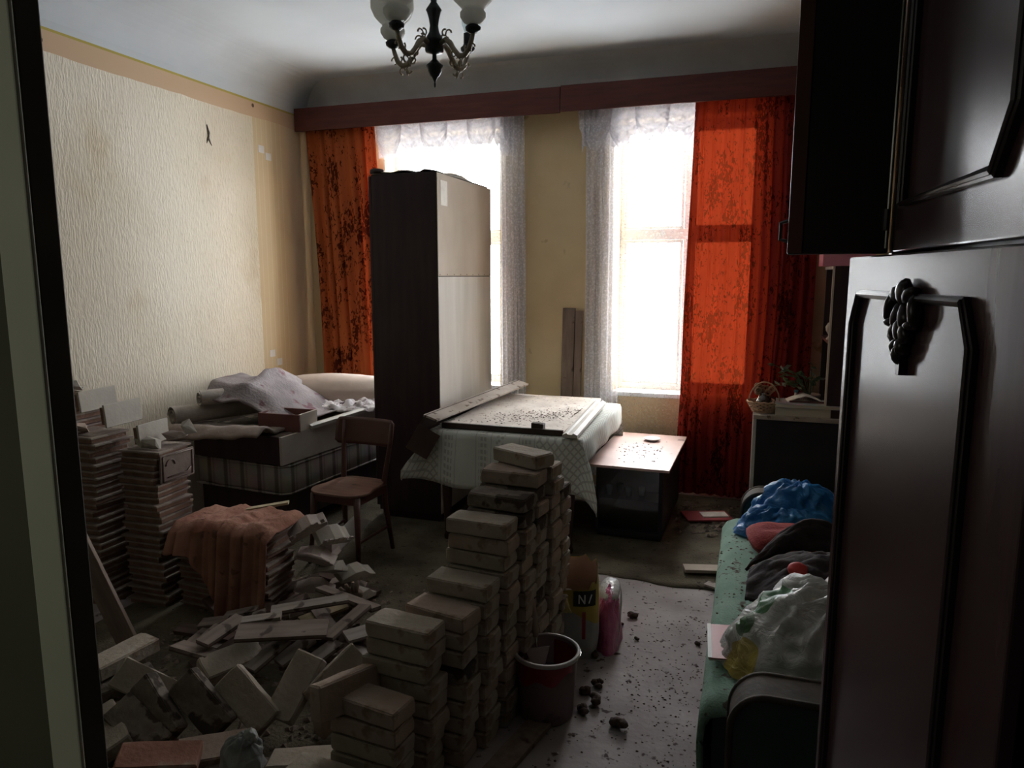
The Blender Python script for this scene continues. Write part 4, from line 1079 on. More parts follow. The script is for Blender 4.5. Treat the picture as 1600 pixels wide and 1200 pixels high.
def moulding(pts, par, y=.004, w=.0075):
    """profiled bead following pts (x, z) on the leaf face"""
    mb = MB()
    for (ww, yy) in ((w, y), (w*.55, y+.006)):
        mb.tube([(p[0], yy, p[1]) for p in pts], ww, 6, flat=1)
    mb.build('moulding', M_cupm, par, smooth=False)
# lower door: hinged at the near (right) edge, standing slightly ajar; leaf runs near -> far
near, far = (.270, .840), (.166, 1.500)
lo, L = leaf('door', near, far, .10, 1.733, M_cup)
def fx(f): return L*(1-f)     # f measured from the far (left in view) edge
mp_ = [(fx(.13), .55), (fx(.13), 1.60), (fx(.19), 1.665), (fx(.40), 1.665)]
moulding([(fx(.105), .30), (fx(.105), 1.615), (fx(.15), 1.668), (fx(.76), 1.668), (fx(.805), 1.615), (fx(.805), .30), (fx(.76), .25), (fx(.15), .25), (fx(.105), .30)], lo)
# carved ornament: leaf cluster with a drop
mb = MB(); oc = fx(.48)
for (dx, dz, rx, rz, a) in ((0, 1.676, .016, .020, 0), (-.024, 1.672, .020, .010, .5), (.024, 1.672, .020, .010, -.5), (-.048, 1.650, .008, .026, .2), (.048, 1.650, .008, .026, -.2), (-.040, 1.630, .012, .008, 0), (.040, 1.630, .012, .008, 0),
                         (-.014, 1.640, .012, .022, .3), (.014, 1.640, .012, .022, -.3), (-.020, 1.618, .011, .018, .4), (.020, 1.618, .011, .018, -.4), (0, 1.620, .012, .020, 0), (-.010, 1.598, .009, .015, .2), (.010, 1.596, .009, .015, -.2), (0, 1.585, .008, .016, 0)):
    Mx = Matrix.Translation((oc+dx, .010, dz)) @ Matrix.Rotation(a, 4, 'Y')
    blob(mb, (0, 0, 0), (rx, .012, rz), int(dz*1000) % 17, .18, 2, 2, False, Mx=Mx)
mb.build('carved_ornament', M_cupm, lo, smooth=True)
mb = MB(); mb.box(oc-.007, oc+.007, .0, .012, 1.555, 1.580); mb.build('keyhole_plate', M_cupm, lo)
# upper door, closed
near2, far2 = (.2566, .808), (.2165, 1.372)
up_, L = leaf('door', near2, far2, 1.738, 2.73, M_cup)
moulding([(fx(.115), 2.60), (fx(.115), 1.812), (fx(.78), 1.812), (fx(.86), 1.875), (fx(.86), 2.60), (fx(.78), 2.66), (fx(.165), 2.66), (fx(.115), 2.60)], up_, w=.009)
# neighbouring narrow upper door standing open towards the room, seen from its unlit inside
nb, L = leaf('open_door', (.212, 1.392), (.052, 1.425), 1.737, 2.73, M_cupm)
mb = MB(); mb.box(L-.026, L-.002, 0, .004, 1.74, 2.725); mb.build('edge_strip', M_redbrown, nb)
mb = MB(); mb.tube([(L-.004, -.012, 1.80), (L+.016, -.022, 1.795), (L+.016, -.022, 1.765), (L-.004, -.012, 1.76)], .004, 6); mb.build('ring_handle', M_cupm, nb)
mb = MB(); mb.tube([(0.207-CB.x, 1.382-CB.y, 1.745), (0.207-CB.x, 1.382-CB.y, 2.73)], .0022, 6); mb.build('hinge_strip', M_brass, t)
mb = MB(); mb.tube([(0.205-CB.x, 1.381-CB.y, 1.775), (0.205-CB.x, 1.381-CB.y, 1.81)], .006, 8); mb.build('hinge', M_cupm, t)

# ------------------------------------------------------------------ chandelier
M_gunmetal = mat('dark chandelier metal', (.03, .034, .036), (.055, .06, .065), rough=.35, metal=.6, scale=8)
M_bronze = mat('aged bronze', (.30, .26, .20), (.44, .39, .31), rough=.4, metal=.5, scale=30)
def opal():
    m, nt, out = new_mat('frosted lamp glass')
    d = nd(nt, 'ShaderNodeBsdfDiffuse'); d.inputs[0].default_value = (.82, .82, .78, 1); tr = nd(nt, 'ShaderNodeBsdfTranslucent'); tr.inputs[0].default_value = (.85, .85, .8, 1)
    g = nd(nt, 'ShaderNodeBsdfGlossy'); g.inputs['Roughness'].default_value = .15
    ms = nd(nt, 'ShaderNodeMixShader'); ms.inputs[0].default_value = .5; nt.links.new(d.outputs[0], ms.inputs[1]); nt.links.new(tr.outputs[0], ms.inputs[2])
    m2 = nd(nt, 'ShaderNodeMixShader'); m2.inputs[0].default_value = .05; nt.links.new(ms.outputs[0], m2.inputs[1]); nt.links.new(g.outputs[0], m2.inputs[2]); nt.links.new(m2.outputs[0], out.inputs[0])
    return m
M_opal = opal()
CH = Vector((-1.072, 2.386, 0))
t = thing('chandelier', 'bronze chandelier with frosted glass shades hanging from the ceiling', 'chandelier', (CH.x, CH.y, 2.335))
mb = MB()
mb.lathe([(0, 0), (.003, .004), (.004, .014), (.002, .018), (.008, .03), (.010, .034), (.017, .040), (.023, .052), (.024, .060), (.030, .072), (.022, .078), (.008, .092), (.007, .108), (.010, .110),
          (.030, .116), (.032, .122), (.030, .146), (.033, .150), (.030, .158), (.018, .178), (.014, .20), (.018, .225), (.024, .245), (.027, .250), (.022, .258), (.010, .275), (.012, .30), (.008, .32), (.007, .60), (0, .60)], 24, cap=False)
mb.build('central_column', M_gunmetal, t, smooth=True)
mb = MB(); mb.tube([(0, 0, .60), (0, 0, .88)], .006); mb.build('rod', M_gunmetal, t)
mb = MB(); mb.lathe([(.012, .865), (.05, .895), (.055, .94), (0, .943)], 20, cap=False); mb.build('ceiling_cup', M_gunmetal, t, smooth=True)
YAWV = YAW
def shade_prof():
    return [(.016, 0), (.032, .010), (.042, .026), (.042, .038), (.034, .048), (.040, .056), (.062, .078), (.074, .105), (.074, .132), (.066, .158), (.058, .172), (.062, .180)]
for k, (ang, sh) in enumerate(((229, 1), (326, 1), (156, 1), (50, 0))):
    a = R(ang)+YAWV
    ca, sa = math.cos(a), math.sin(a)
    def P(r, z): return (r*ca, r*sa, z)
    RR = .165
    mb = MB(); mb.tube([P(.028, .140), P(.05, .148), P(.068, .135), P(.085, .110), P(.105, .088), P(.128, .085), P(.148, .102), P(.158, .128), P(RR, .15)], [.009, .009, .010, .009, .0095, .0095, .009, .008, .007], 8)
    arm_ = mb.build('arm', M_bronze, t, smooth=True)
    mb = MB()
    for (rr_, zz, s_, ph) in ((.062, .165, .012, 0), (.085, .098, .010, 2), (.100, .070, .012, 3.6), (.128, .068, .011, 4.7), (.16, .105, .012, 0), (.045, .172, .010, 1), (.137, .108, .008, 2)):
        mb = MB(); mb.tube([P(rr_+s_*math.cos(q+ph), zz+s_*math.sin(q+ph)) for q in [1.5*PI*j/8 for j in range(9)]], [.0035-.0002*j for j in range(9)], 5)
        mb.build('scroll', M_bronze, arm_, smooth=True)
    mb = MB(); mb.lathe([(0, -.012), (.004, -.004), (.007, .004), (.003, .012), (0, .014)], 8, P(.108, .060), cap=False)
    mb.build('drop_finial', M_bronze, arm_, smooth=True)
    mb = MB(); mb.lathe([(0, .145), (.012, .148), (.024, .156), (.026, .166), (.018, .172), (.016, .178), (0, .178)], 16, P(RR, 0), cap=False); mb.build('cup', M_gunmetal, arm_, smooth=True)
    mb = MB(); mb.lathe([(.010, .178), (.0145, .18), (.0145, .215), (0, .216)], 14, P(RR, 0), cap=False); mb.build('socket', M_gunmetal, arm_, smooth=True)
    if sh:
        mb = MB(); mb.lathe([(r_, z_+.172) for r_, z_ in shade_prof()], 28, P(RR, 0), cap=False); mb.build('lamp_shade', M_opal, arm_, smooth=True)
    else:
        mb = MB(); mb.lathe([(.0, .2165), (.012, .222), (.020, .245), (.022, .262), (.016, .280), (0, .288)], 16, P(RR, 0), cap=False); mb.build('bulb', M_cglass, arm_, smooth=True)
# ------------------------------------------------------------------ reclaimed bricks
M_brick = mat('pale reclaimed brick', (.31, .26, .205), (.42, .355, .29), rough=.95, scale=7, bump=.45, bscale=45, c3=(.25, .18, .135), spot=11, spot_amt=.62)
M_brick2 = mat('pinkish reclaimed brick', (.32, .235, .185), (.42, .325, .265), rough=.95, scale=6, bump=.45, bscale=45, c3=(.24, .17, .12), spot=9, spot_amt=.60)
M_brick3 = mat('reddish brick', (.20, .09, .06), (.30, .15, .105), rough=.95, scale=6, bump=.45, bscale=45, c3=(.32, .25, .19), spot=8, spot_amt=.60)
M_brickd = mat('brick with dark mortar', (.13, .10, .08), (.28, .23, .185), rough=.95, scale=12, bump=.5, bscale=45, c3=(.06, .045, .035), spot=13, spot_amt=.52)
BL, BWd, BH = .25, .118, .058
def brick_mesh(seed, m, chip=.010, dims=None):
    L_, W_, H_ = dims or (BL, BWd, BH)
    nx, ny, nz = 10, 6, 5
    idx = {}; mb = MB()
    rr = random.Random(seed)
    chips = [(rr.choice((-1, 1)), rr.choice((-1, 1)), rr.choice((-1, 1)), rr.uniform(.012, .028)) for _ in range(2)]
    def vert(i, j, k):
        if (i, j, k) in idx: return idx[(i, j, k)]
        def ps(q, n_, T):
            return -T/2 if q == 0 else (T/2 if q == n_ else -T/2+.006+(T-.012)*(q-1)/(n_-2))
        x, y, z = ps(i, nx, L_), ps(j, ny, W_), ps(k, nz, H_)
        ex = [abs(x) > L_/2-1e-6, abs(y) > W_/2-1e-6, abs(z) > H_/2-1e-6]
        n = sum(ex)
        p = Vector((x, y, z))
        if n >= 2:
            s_ = .0032 if n == 2 else .005
            if ex[0]: p.x -= math.copysign(s_, x)
            if ex[1]: p.y -= math.copysign(s_, y)
            if ex[2]: p.z -= math.copysign(s_, z)
        for (a, b_, c_, rad) in chips:
            cpt = Vector((a*L_/2, b_*W_/2, c_*H_/2)); d = (p-cpt).length
            if d < rad: p += (Vector((0, 0, 0))-cpt).normalized()*(rad-d)*.38
        f = noise.noise(p*22+Vector((seed*3.7, 1, 2)))
        nrm = Vector((math.copysign(1, x) if ex[0] else 0, math.copysign(1, y) if ex[1] else 0, math.copysign(.6, z) if ex[2] else 0))
        p += nrm*(f*.0035-.0015)
        mb.v.append(tuple(p)); idx[(i, j, k)] = len(mb.v)-1
        return idx[(i, j, k)]
    for i in range(nx):
        for j in range(ny):
            for k in (0, nz):
                q = [vert(i, j, k), vert(i+1, j, k), vert(i+1, j+1, k), vert(i, j+1, k)]; mb.f.append(tuple(q))
    for i in range(nx):
        for k in range(nz):
            for j in (0, ny): mb.f.append((vert(i, j, k), vert(i+1, j, k), vert(i+1, j, k+1), vert(i, j, k+1)))
    for j in range(ny):
        for k in range(nz):
            for i in (0, nx): mb.f.append((vert(i, j, k), vert(i, j+1, k), vert(i, j+1, k+1), vert(i, j, k+1)))
    me = mb.mesh('brick', m, smooth=True); me.set_sharp_from_angle(angle=R(38)); return me
BM = [brick_mesh(i, m) for i, m in enumerate((M_brick, M_brick2, M_brick, M_brickd, M_brick2, M_brick, M_brick, M_brick2))]
BMR = [brick_mesh(20+i, m) for i, m in enumerate((M_brick3, M_brick, M_brickd))]
def place_mesh(name, me, loc, rot, lab, cat, group=None):
    o = bpy.data.objects.new(name, me); COL.objects.link(o); o.location = loc; o.rotation_euler = rot
    return tag(o, lab, cat, group)
ORD = ['zeroth', 'first', 'second', 'third', 'fourth', 'fifth', 'sixth', 'seventh', 'eighth', 'ninth', 'tenth', 'eleventh', 'twelfth', 'thirteenth', 'fourteenth', 'fifteenth', 'sixteenth', 'seventeenth', 'eighteenth', 'nineteenth', 'twentieth']
ORD += ['twenty-'+q for q in ORD[1:10]]+['thirtieth']
def nth(k): return 'topmost' if k == 1 else ORD[k]+' from the top'
# columns: (front right corner x, y, number of bricks, yaw)
PITCHZ = .062
cols = [(-1.075, 1.68, 3, -4), (-.985, 1.815, 6, -9), (-.944, 1.985, 9, -5.5), (-.878, 2.115, 9, -12), (-.838, 2.24, 10, -6), (-.812, 2.375, 13, -4),
        (-.782, 2.50, 14, -7), (-.770, 2.635, 15, -4), (-.745, 2.76, 15, -6), (-.735, 2.89, 13, -5)]
rr = random.Random(11)
for ci, (cx, cy, n, ya) in enumerate(cols):
    prevdx = 0
    for k in range(n):
        top = (k == n-1)
        yw = R(ya if top else -5+rr.uniform(-2.0, 2.0))
        jx = 0 if top else rr.uniform(-.010, .012); jy = 0 if top else rr.uniform(-.003, .003)
        dx = math.cos(yw)*(-BL/2)-math.sin(yw)*(BWd/2); dy = math.sin(yw)*(-BL/2)+math.cos(yw)*(BWd/2)
        kk = n-k
        col = 'nearest column' if ci == 0 else ('farthest column' if ci == len(cols)-1 else ORD[ci+1]+' column from the near end')
        lab = 'pale brick in the stepped stack, %s, %s' % (col, nth(kk))
        me = BM[rr.choice((0, 1, 2, 4, 5, 6, 7, 0, 2, 5, 6, 3))]
        if ci == 6 and top: me = BM[3]
        place_mesh('brick', me, (cx+dx+jx, cy+dy+jy, PITCHZ*k+BH/2+.001), (R(rr.uniform(-.6, .6)), R(rr.uniform(-.5, .5)), yw), lab, 'brick', 'bricks of the stepped stack')
yw = R(-26)
place_mesh('brick', BM[0], (-.875, 2.78, PITCHZ*15+BH/2+.001), (0, 0, yw), 'single pale brick lying crosswise on the very top of the stepped stack', 'brick', 'bricks of the stepped stack')
place_mesh('brick', BM[1], (-1.20, 1.90, .36), (R(80), R(6), R(70)), 'pale brick standing on edge against the left side of the stack, near the bottom', 'brick', 'loose bricks')

# ------------------------------------------------------------------ loose bricks heap, lower left: (px, py, dist y, rx, ry, rz, mesh)
LB = [ # long axis from (px, z) to (px, z), roll about it, mesh, words
 ((158, 1042), .20, (224, 1008), .21, 0, BM[0], 'pale brick lying flat on the left edge of the loose heap beside the door casing'),
 ((160, 1080), .13, (215, 1062), .13, 6, BMR[2], 'dark brick under the pale flat one at the left edge of the loose heap'),
 ((212, 1062), .17, (250, 1080), .12, 50, BM[5], 'short brick end poking up between the pale flat one and the leaning ones'),
 ((222, 1070), .20, (268, 1150), .07, 62, BM[3], 'dark brick with a pale top edge leaning left in the loose heap'),
 ((190, 1110), .14, (245, 1165), .06, 30, BMR[2], 'dark brick sunk at the left front of the loose heap'),
 ((282, 1058), .23, (352, 1142), .07, 58, BM[3], 'large dark faced brick leaning diagonally in the middle of the loose heap'),
 ((352, 1050), .22, (425, 1138), .07, 50, BM[2], 'grey brown brick leaning diagonally right of the large dark faced one'),
 ((482, 1036), .23, (442, 1112), .10, -18, BM[0], 'broad pale brick tilted up with its large face to the room'),
 ((558, 1028), .24, (494, 1092), .13, -62, BM[6], 'long pale brick leaning on edge beside the stepped stack'),
 ((562, 1070), .15, (506, 1128), .09, 70, BM[1], 'brick standing on edge right at the foot of the stepped stack'),
 ((185, 1190), .16, (310, 1186), .13, 8, BMR[0], 'reddish brick at the bottom edge, left part of the loose heap'),
 ((300, 1180), .07, (372, 1168), .07, 12, BM[7], 'pinkish brick at the bottom edge beside the reddish one'),
 ((158, 1120), .10, (178, 1168), .08, 20, BM[0], 'pale brick half hidden by the door casing in the loose heap'),
 ((425, 1196), .09, (535, 1188), .10, -6, BM[5], 'brick lying flat at the bottom edge left of the stepped stack'),
 ((330, 1045), .12, (392, 1020), .12, 25, BMR[1], 'greyish brick half buried between the leaning bricks and the parquet heap'),
]
for (p1, z1, p2, z2, roll, me, lab) in LB:
    a_ = atz(p1[0], p1[1], z1); b_ = atz(p2[0], p2[1], z2); d_ = (b_-a_)
    q = d_.to_track_quat('X', 'Z') @ Matrix.Rotation(R(roll), 3, 'X').to_quaternion()
    place_mesh('brick', me, (a_+b_)/2, q.to_euler(), lab, 'brick', 'loose bricks')
# lower layer that carries the heap
k = 0
for j in range(3):
    for i in range(5):
        x = -2.05+.27*i+rr.uniform(-.02, .02)-.04*j; y = 1.50+.16*j+rr.uniform(-.02, .02)
        k += 1
        if x > -1.12-.15*(2-j)-.1: continue
        place_mesh('brick', BMR[rr.choice((0, 2, 2))], (x, y, .035), (R(rr.uniform(-4, 4)), R(rr.uniform(-5, 5)), R(rr.uniform(-25, 25))),
                   'dusty brick on the floor under the loose heap, %s row, %s from the left' % (('front', 'middle', 'back')[j], ORD[i+1]), 'brick', 'loose bricks')

# ------------------------------------------------------------------ stove tiles in stacks
M_tile = mat('dusty brown stove tile', (.17, .12, .10), (.27, .21, .175), rough=.75, scale=6, bump=.3, bscale=30, c3=(.34, .28, .23), spot=10, spot_amt=.60)
M_tile2 = mat('pale unglazed tile', (.33, .29, .24), (.44, .40, .34), rough=.8, scale=5, bump=.15, c3=(.24, .18, .14), spot=7, spot_amt=.64)
M_clay = mat('rough red clay rim', (.15, .08, .055), (.24, .14, .10), rough=.95, scale=12, bump=.5, bscale=60)
def tile_meshes(w, d, seed):
    rr = random.Random(seed)
    f = MB(); f.box(-w/2, w/2, -d/2, d/2, .022, .031)
    f.box(-w/2+.03, w/2-.03, -d/2+.03, d/2-.03, .031, .034)
    face = f.mesh('tile_face', M_tile)
    g = MB(); i_ = .004+rr.uniform(0, .008); th = .016
    g.box(-w/2+i_, w/2-i_, -d/2+i_, -d/2+i_+th, 0, .0218); g.box(-w/2+i_, w/2-i_, d/2-i_-th, d/2-i_, 0, .0218)
    g.box(-w/2+i_, -w/2+i_+th, -d/2+i_+th, d/2-i_-th, 0, .0218); g.box(w/2-i_-th, w/2-i_, -d/2+i_+th, d/2-i_-th, 0, .0218)
    return face, g.mesh('rim', M_clay)
TMS = [tile_meshes(.225+.01*i, .235, i) for i in range(3)]
def tile(loc, rot, lab, me, group):
    o = bpy.data.objects.new('stove_tile', me[0]); COL.objects.link(o); o.location = loc; o.rotation_euler = rot
    tag(o, lab, 'tile', group)
    c = bpy.data.objects.new('rim', me[1]); COL.objects.link(c); c.parent = o
    return o
rr = random.Random(21)
stacks = [ # x, y, n, place words
 (-2.915, 2.885, 24, 'in the stack left of the cloth', 'stove tiles of the stack left of the reddish cloth'),
 (-3.22, 2.80, 26, 'in the back stack beside the casing', 'stove tiles of the back stack'),
 (-2.62, 2.93, 12, 'in the low stack under the cloth\'s left half', 'stove tiles under the reddish cloth, left'),
 (-2.34, 2.96, 13, 'in the low stack under the cloth\'s right half', 'stove tiles under the reddish cloth, right'),
 (-3.52, 2.95, 30, 'in the stack against the left wall', 'stove tiles against the left wall')]
TP = .0345
for (sx0, sy0, n, w, g) in stacks:
    for k in range(n):
        z = k*TP+.001
        o = tile((sx0+rr.uniform(-.012, .012), sy0+rr.uniform(-.012, .012), z), (0, 0, R(rr.uniform(-4, 4))), 'stove tile %s, %s' % (w, nth(n-k)), TMS[rr.randrange(3)], g)
# tiles standing on edge on top
def upright(name, c, w, h, th, rz, tilt, m, lab, rim=True):
    t = thing(name, lab, 'tile', c, (R(tilt), 0, R(rz)))
    mb = MB(); mb.box(-w/2, w/2, -th, 0, 0, h); mb.build('tile_face', m, t, bevel=.003)
    if rim:
        mb = MB(); i_ = .015
        mb.box(-w/2+i_, w/2-i_, 0.0005, .03, i_, i_+.014); mb.box(-w/2+i_, w/2-i_, .0005, .03, h-i_-.014, h-i_)
        mb.box(-w/2+i_, -w/2+i_+.014, .0005, .03, i_+.014, h-i_-.014); mb.box(w/2-i_-.014, w/2-i_, .0005, .03, i_+.014, h-i_-.014); mb.build('rim', M_clay, t)
    return t
zA = 24*TP+.003
upright('stove_tile', (-2.93, 2.90, zA+.005), .22, .115, .012, 96, -4, M_tile2, 'pale blank tile standing on edge, lowest of the three upright ones')
upright('stove_tile', (-3.12, 2.90, 26*TP+.03), .25, .12, .012, 94, -5, M_tile2, 'brownish blank tile standing on edge, middle one of the three upright ones')
upright('stove_tile', (-3.33, 2.94, 26*TP+.09), .26, .11, .012, 96, -6, M_tile2, 'tan blank tile standing on edge, highest of the three upright ones')
t = upright('stove_tile', (-2.795, 2.90, .655), .23, .15, .010, 90, 2, M_tile, 'relief decorated stove tile showing its face at the right side of the stack', rim=False)
mb = MB()
mb.tube([(-.07, -.014, .03), (.06, -.014, .03), (.085, -.014, .05)], .004, 6); mb.tube([(-.1, -.012, .01), (.1, -.012, .01), (.1, -.012, .14), (-.1, -.012, .14), (-.1, -.012, .01)], .004, 6)
mb.tube([(-.05+.03*math.cos(a), -.013, .09+.03*math.sin(a)) for a in [PI*k/8 for k in range(9)]], .004, 6); mb.build('relief', M_tile, t, smooth=True)
# loose mouldings and shards on the stacks
def shard_mesh(seed, sx, sy, sz, m):
    bm = bmesh.new(); rr_ = random.Random(seed)
    for _ in range(16): bm.verts.new((rr_.uniform(-sx, sx), rr_.uniform(-sy, sy), rr_.uniform(-sz, sz)))
    r_ = bmesh.ops.convex_hull(bm, input=bm.verts)
    bmesh.ops.delete(bm, geom=[g for g in r_['geom_unused'] if isinstance(g, bmesh.types.BMVert)] , context='VERTS')
    me = bpy.data.meshes.new('shard'); bm.to_mesh(me); bm.free(); me.materials.append(m); return me
SH = [shard_mesh(i, .085, .05, .028, m) for i, m in enumerate((M_tile, M_tile2, M_clay, M_brick2, M_tile2))]
SHS = [shard_mesh(10+i, .045, .03, .018, m) for i, m in enumerate((M_tile, M_tile2, M_clay, M_brick2))]
def shard(me, loc, rot, lab, group=None): return place_mesh('tile_shard', me, loc, [R(q) for q in rot], lab, 'shard', group)
shard(SH[1], (-2.90, 2.84, zA+.03), (10, 5, 30), 'pale broken tile piece on top of the stack left of the reddish cloth, left one')
shard(SH[0], (-2.84, 2.95, zA+.035), (0, -8, 80), 'brown curved tile piece on the same stack top, right one')
shard(SHS[1], (-2.79, 2.99, zA+.075), (20, 60, 10), 'small white chip standing on the brown curved tile piece')
for i, (x_, y_, z_) in enumerate(((-3.45, 2.85, 30*TP+.03), (-3.60, 3.0, 30*TP+.03), (-3.52, 2.92, 30*TP+.085), (-3.25, 2.74, 26*TP+.03))):
    shard(SH[(i*2+2) % 5], (x_, y_, z_), (i*8, 5, 40*i), 'broken tile piece on the back stacks, %s' % ('front one by the wall', 'rear one by the wall', 'highest one', 'one nearest the door casing')[i])
# broken profiled cornice tiles right of the cloth
cor = [(-2.10, 3.02, .42, 20, -25, 40), (-2.02, 3.10, .36, 40, 10, 70), (-2.05, 3.0, .28, 10, 15, 20), (-1.98, 3.05, .20, -10, 25, 100), (-2.12, 3.2, .30, 5, 60, 10), (-1.95, 3.2, .12, 15, 5, 60), (-2.05, 2.98, .12, 0, 10, 30), (-1.86, 3.08, .06, 5, 8, 85), (-2.0, 3.2, .05, 0, 5, 15)]
M_plas = mat('pale pinkish plaster piece', (.36, .29, .26), (.48, .40, .36), rough=.9, scale=8, bump=.3)
words = ['topmost pale', 'toothed', 'U shaped', 'curled', 'steeply tilted', 'rear low', 'front low', 'rightmost low', 'rear bottom']
for i, (x_, y_, z_, a, b_, c_) in enumerate(cor):
    t = thing('cornice_piece', '%s broken cornice piece in the pile right of the reddish cloth' % words[i], 'cornice', (x_, y_, z_), (R(a), R(b_), R(c_)), 'broken cornice pieces right of the cloth')
    mb = MB(); mb.prism([(-.10, 0), (.10, 0), (.105, .02), (.07, .028), (.03, .055), (-.02, .05), (-.09, .02)], -.045, .045, Matrix.Rotation(PI/2, 4, 'X')); mb.build('body', M_plas if i % 2 == 0 else M_tile2, t, bevel=.003)
    if i in (0, 1):
        mb = MB()
        for q in range(6): mb.box(-.09+q*.033, -.07+q*.033, -.047, -.040, .03, .05)
        mb.build('teeth', M_plas, t)
    if i == 2:
        mb = MB(); mb.tube([(-.08, -.05, .03), (-.03, -.06, .05), (.03, -.06, .05), (.08, -.05, .03)], .012, 8); mb.build('rim', M_plas, t, smooth=True)
p_, q_ = atz(500, 878, .05), atz(566, 812, .20)
t = thing('white_board', 'long pale board leaning from the rubble to the chair leg', 'board', p_, (q_-p_).to_track_quat('Y', 'Z').to_euler())
mb = MB(); mb.box(-.07, .07, 0, (q_-p_).length, 0, .014); mb.build('board', mat('grey white board', (.42, .42, .42), (.52, .52, .52), rough=.6, scale=4), t, bevel=.002)
t = thing('yellow_lath', 'thin yellowish lath sticking out behind the reddish cloth', 'lath', (-2.60, 3.0, 13*TP+.005), (0, R(-8), R(25)))
mb = MB(); mb.box(0, .34, -.02, .02, 0, .012); mb.build('lath', mat('yellowish wood', (.30, .24, .14), (.38, .31, .19), rough=.7, scale=5), t)
# cloth over the low stacks
M_rag = mat('dusty reddish brown cloth', (.24, .10, .065), (.36, .18, .125), rough=.95, scale=7, bump=.35, bscale=70, c3=(.17, .08, .055), spot=16, spot_amt=.64)
CX0, CX1, CY0, CY1, CZ = -2.78, -2.185, 2.80, 3.10, 13*TP+.022
def rag_fn(u, v):
    # v 0 back -> 1 front hem ; u left -> right
    L = .18+.50
    s_ = v*L
    x = CX0+.03+(CX1-CX0)*u
    rt = max(0, (u-.80)/.20)
    hang = s_-.26
    f = .015*math.sin(u*30)+.012*math.sin(u*17+2)
    if hang < 0:
        y = CY1-.02-s_; z = CZ+.010+.012*abs(fbm((u*7, v*7, 3)))+.008*math.sin(u*22+v*6)
        z -= .03*max(0, .4-u)/.4
    else:
        y = CY0+.02-.03-abs(f)*1.5-.10*min(1, hang/.4)*.5
        length = .10+.36*min(1, max(0, (u-.18)/.42))**1.2
        z = CZ-.02-hang/(L-.26)*length
        z -= .03*max(0, .4-u)/.4
        x += .05*hang*math.sin(u*6)+f*.4
    if u > .93: z -= .02*(u-.93)/.07
    return (x, y, z)
mb = MB(); mb.grid(rag_fn, 80, 60); o = mb.build('cloth', M_rag, None, smooth=True, solid=.008)
tag(o, 'dusty reddish brown cloth draped over the low tile stacks', 'cloth')
# plank leaning at the left
t = thing('plank', 'rough grey plank leaning against the tile stacks beside the door casing', 'board', (-2.47, 2.28, .0), (R(-8), R(-26), R(20)))
mb = MB(); mb.box(-.045, .045, -.012, .012, 0, .88); mb.build('board', M_oldboard, t, bevel=.003)

# ------------------------------------------------------------------ parquet strips in a heap
M_pq = [mat('parquet strip %d' % i, tuple(q*.8 for q in a), tuple(q*.8 for q in b_), rough=.6, scale=5, stretch=(1, 6, 1), c3=(.07, .045, .035), spot=12, spot_amt=.66) for i, (a, b_) in enumerate((((.21, .15, .12), (.31, .24, .20)), ((.26, .21, .175), (.38, .32, .28)), ((.10, .06, .045), (.16, .10, .08)), ((.30, .23, .12), (.38, .30, .17))))]
def strip(p, q, w, mi, lab, roll=0, th=.02):
    p = Vector(p); q = Vector(q); d = q-p; L = d.length
    rot = d.to_track_quat('X', 'Z').to_euler()
    t = thing('parquet_strip', lab, 'plank', p, rot, 'parquet strips in the heap')
    Mr = Matrix.Rotation(R(roll), 4, 'X')
    mb = MB(); mb.box(0, L, -w/2, w/2, th*.35, th, Mr); mb.build('top_layer', M_pq[mi], t)
    mb = MB(); mb.box(0, L, -w/2+.002, w/2-.004, 0, th*.349, Mr); mb.box(.002, L-.002, w/2-.0038, w/2+.003, th*.1, th*.3, Mr); mb.build('under_layer', M_pq[2], t)
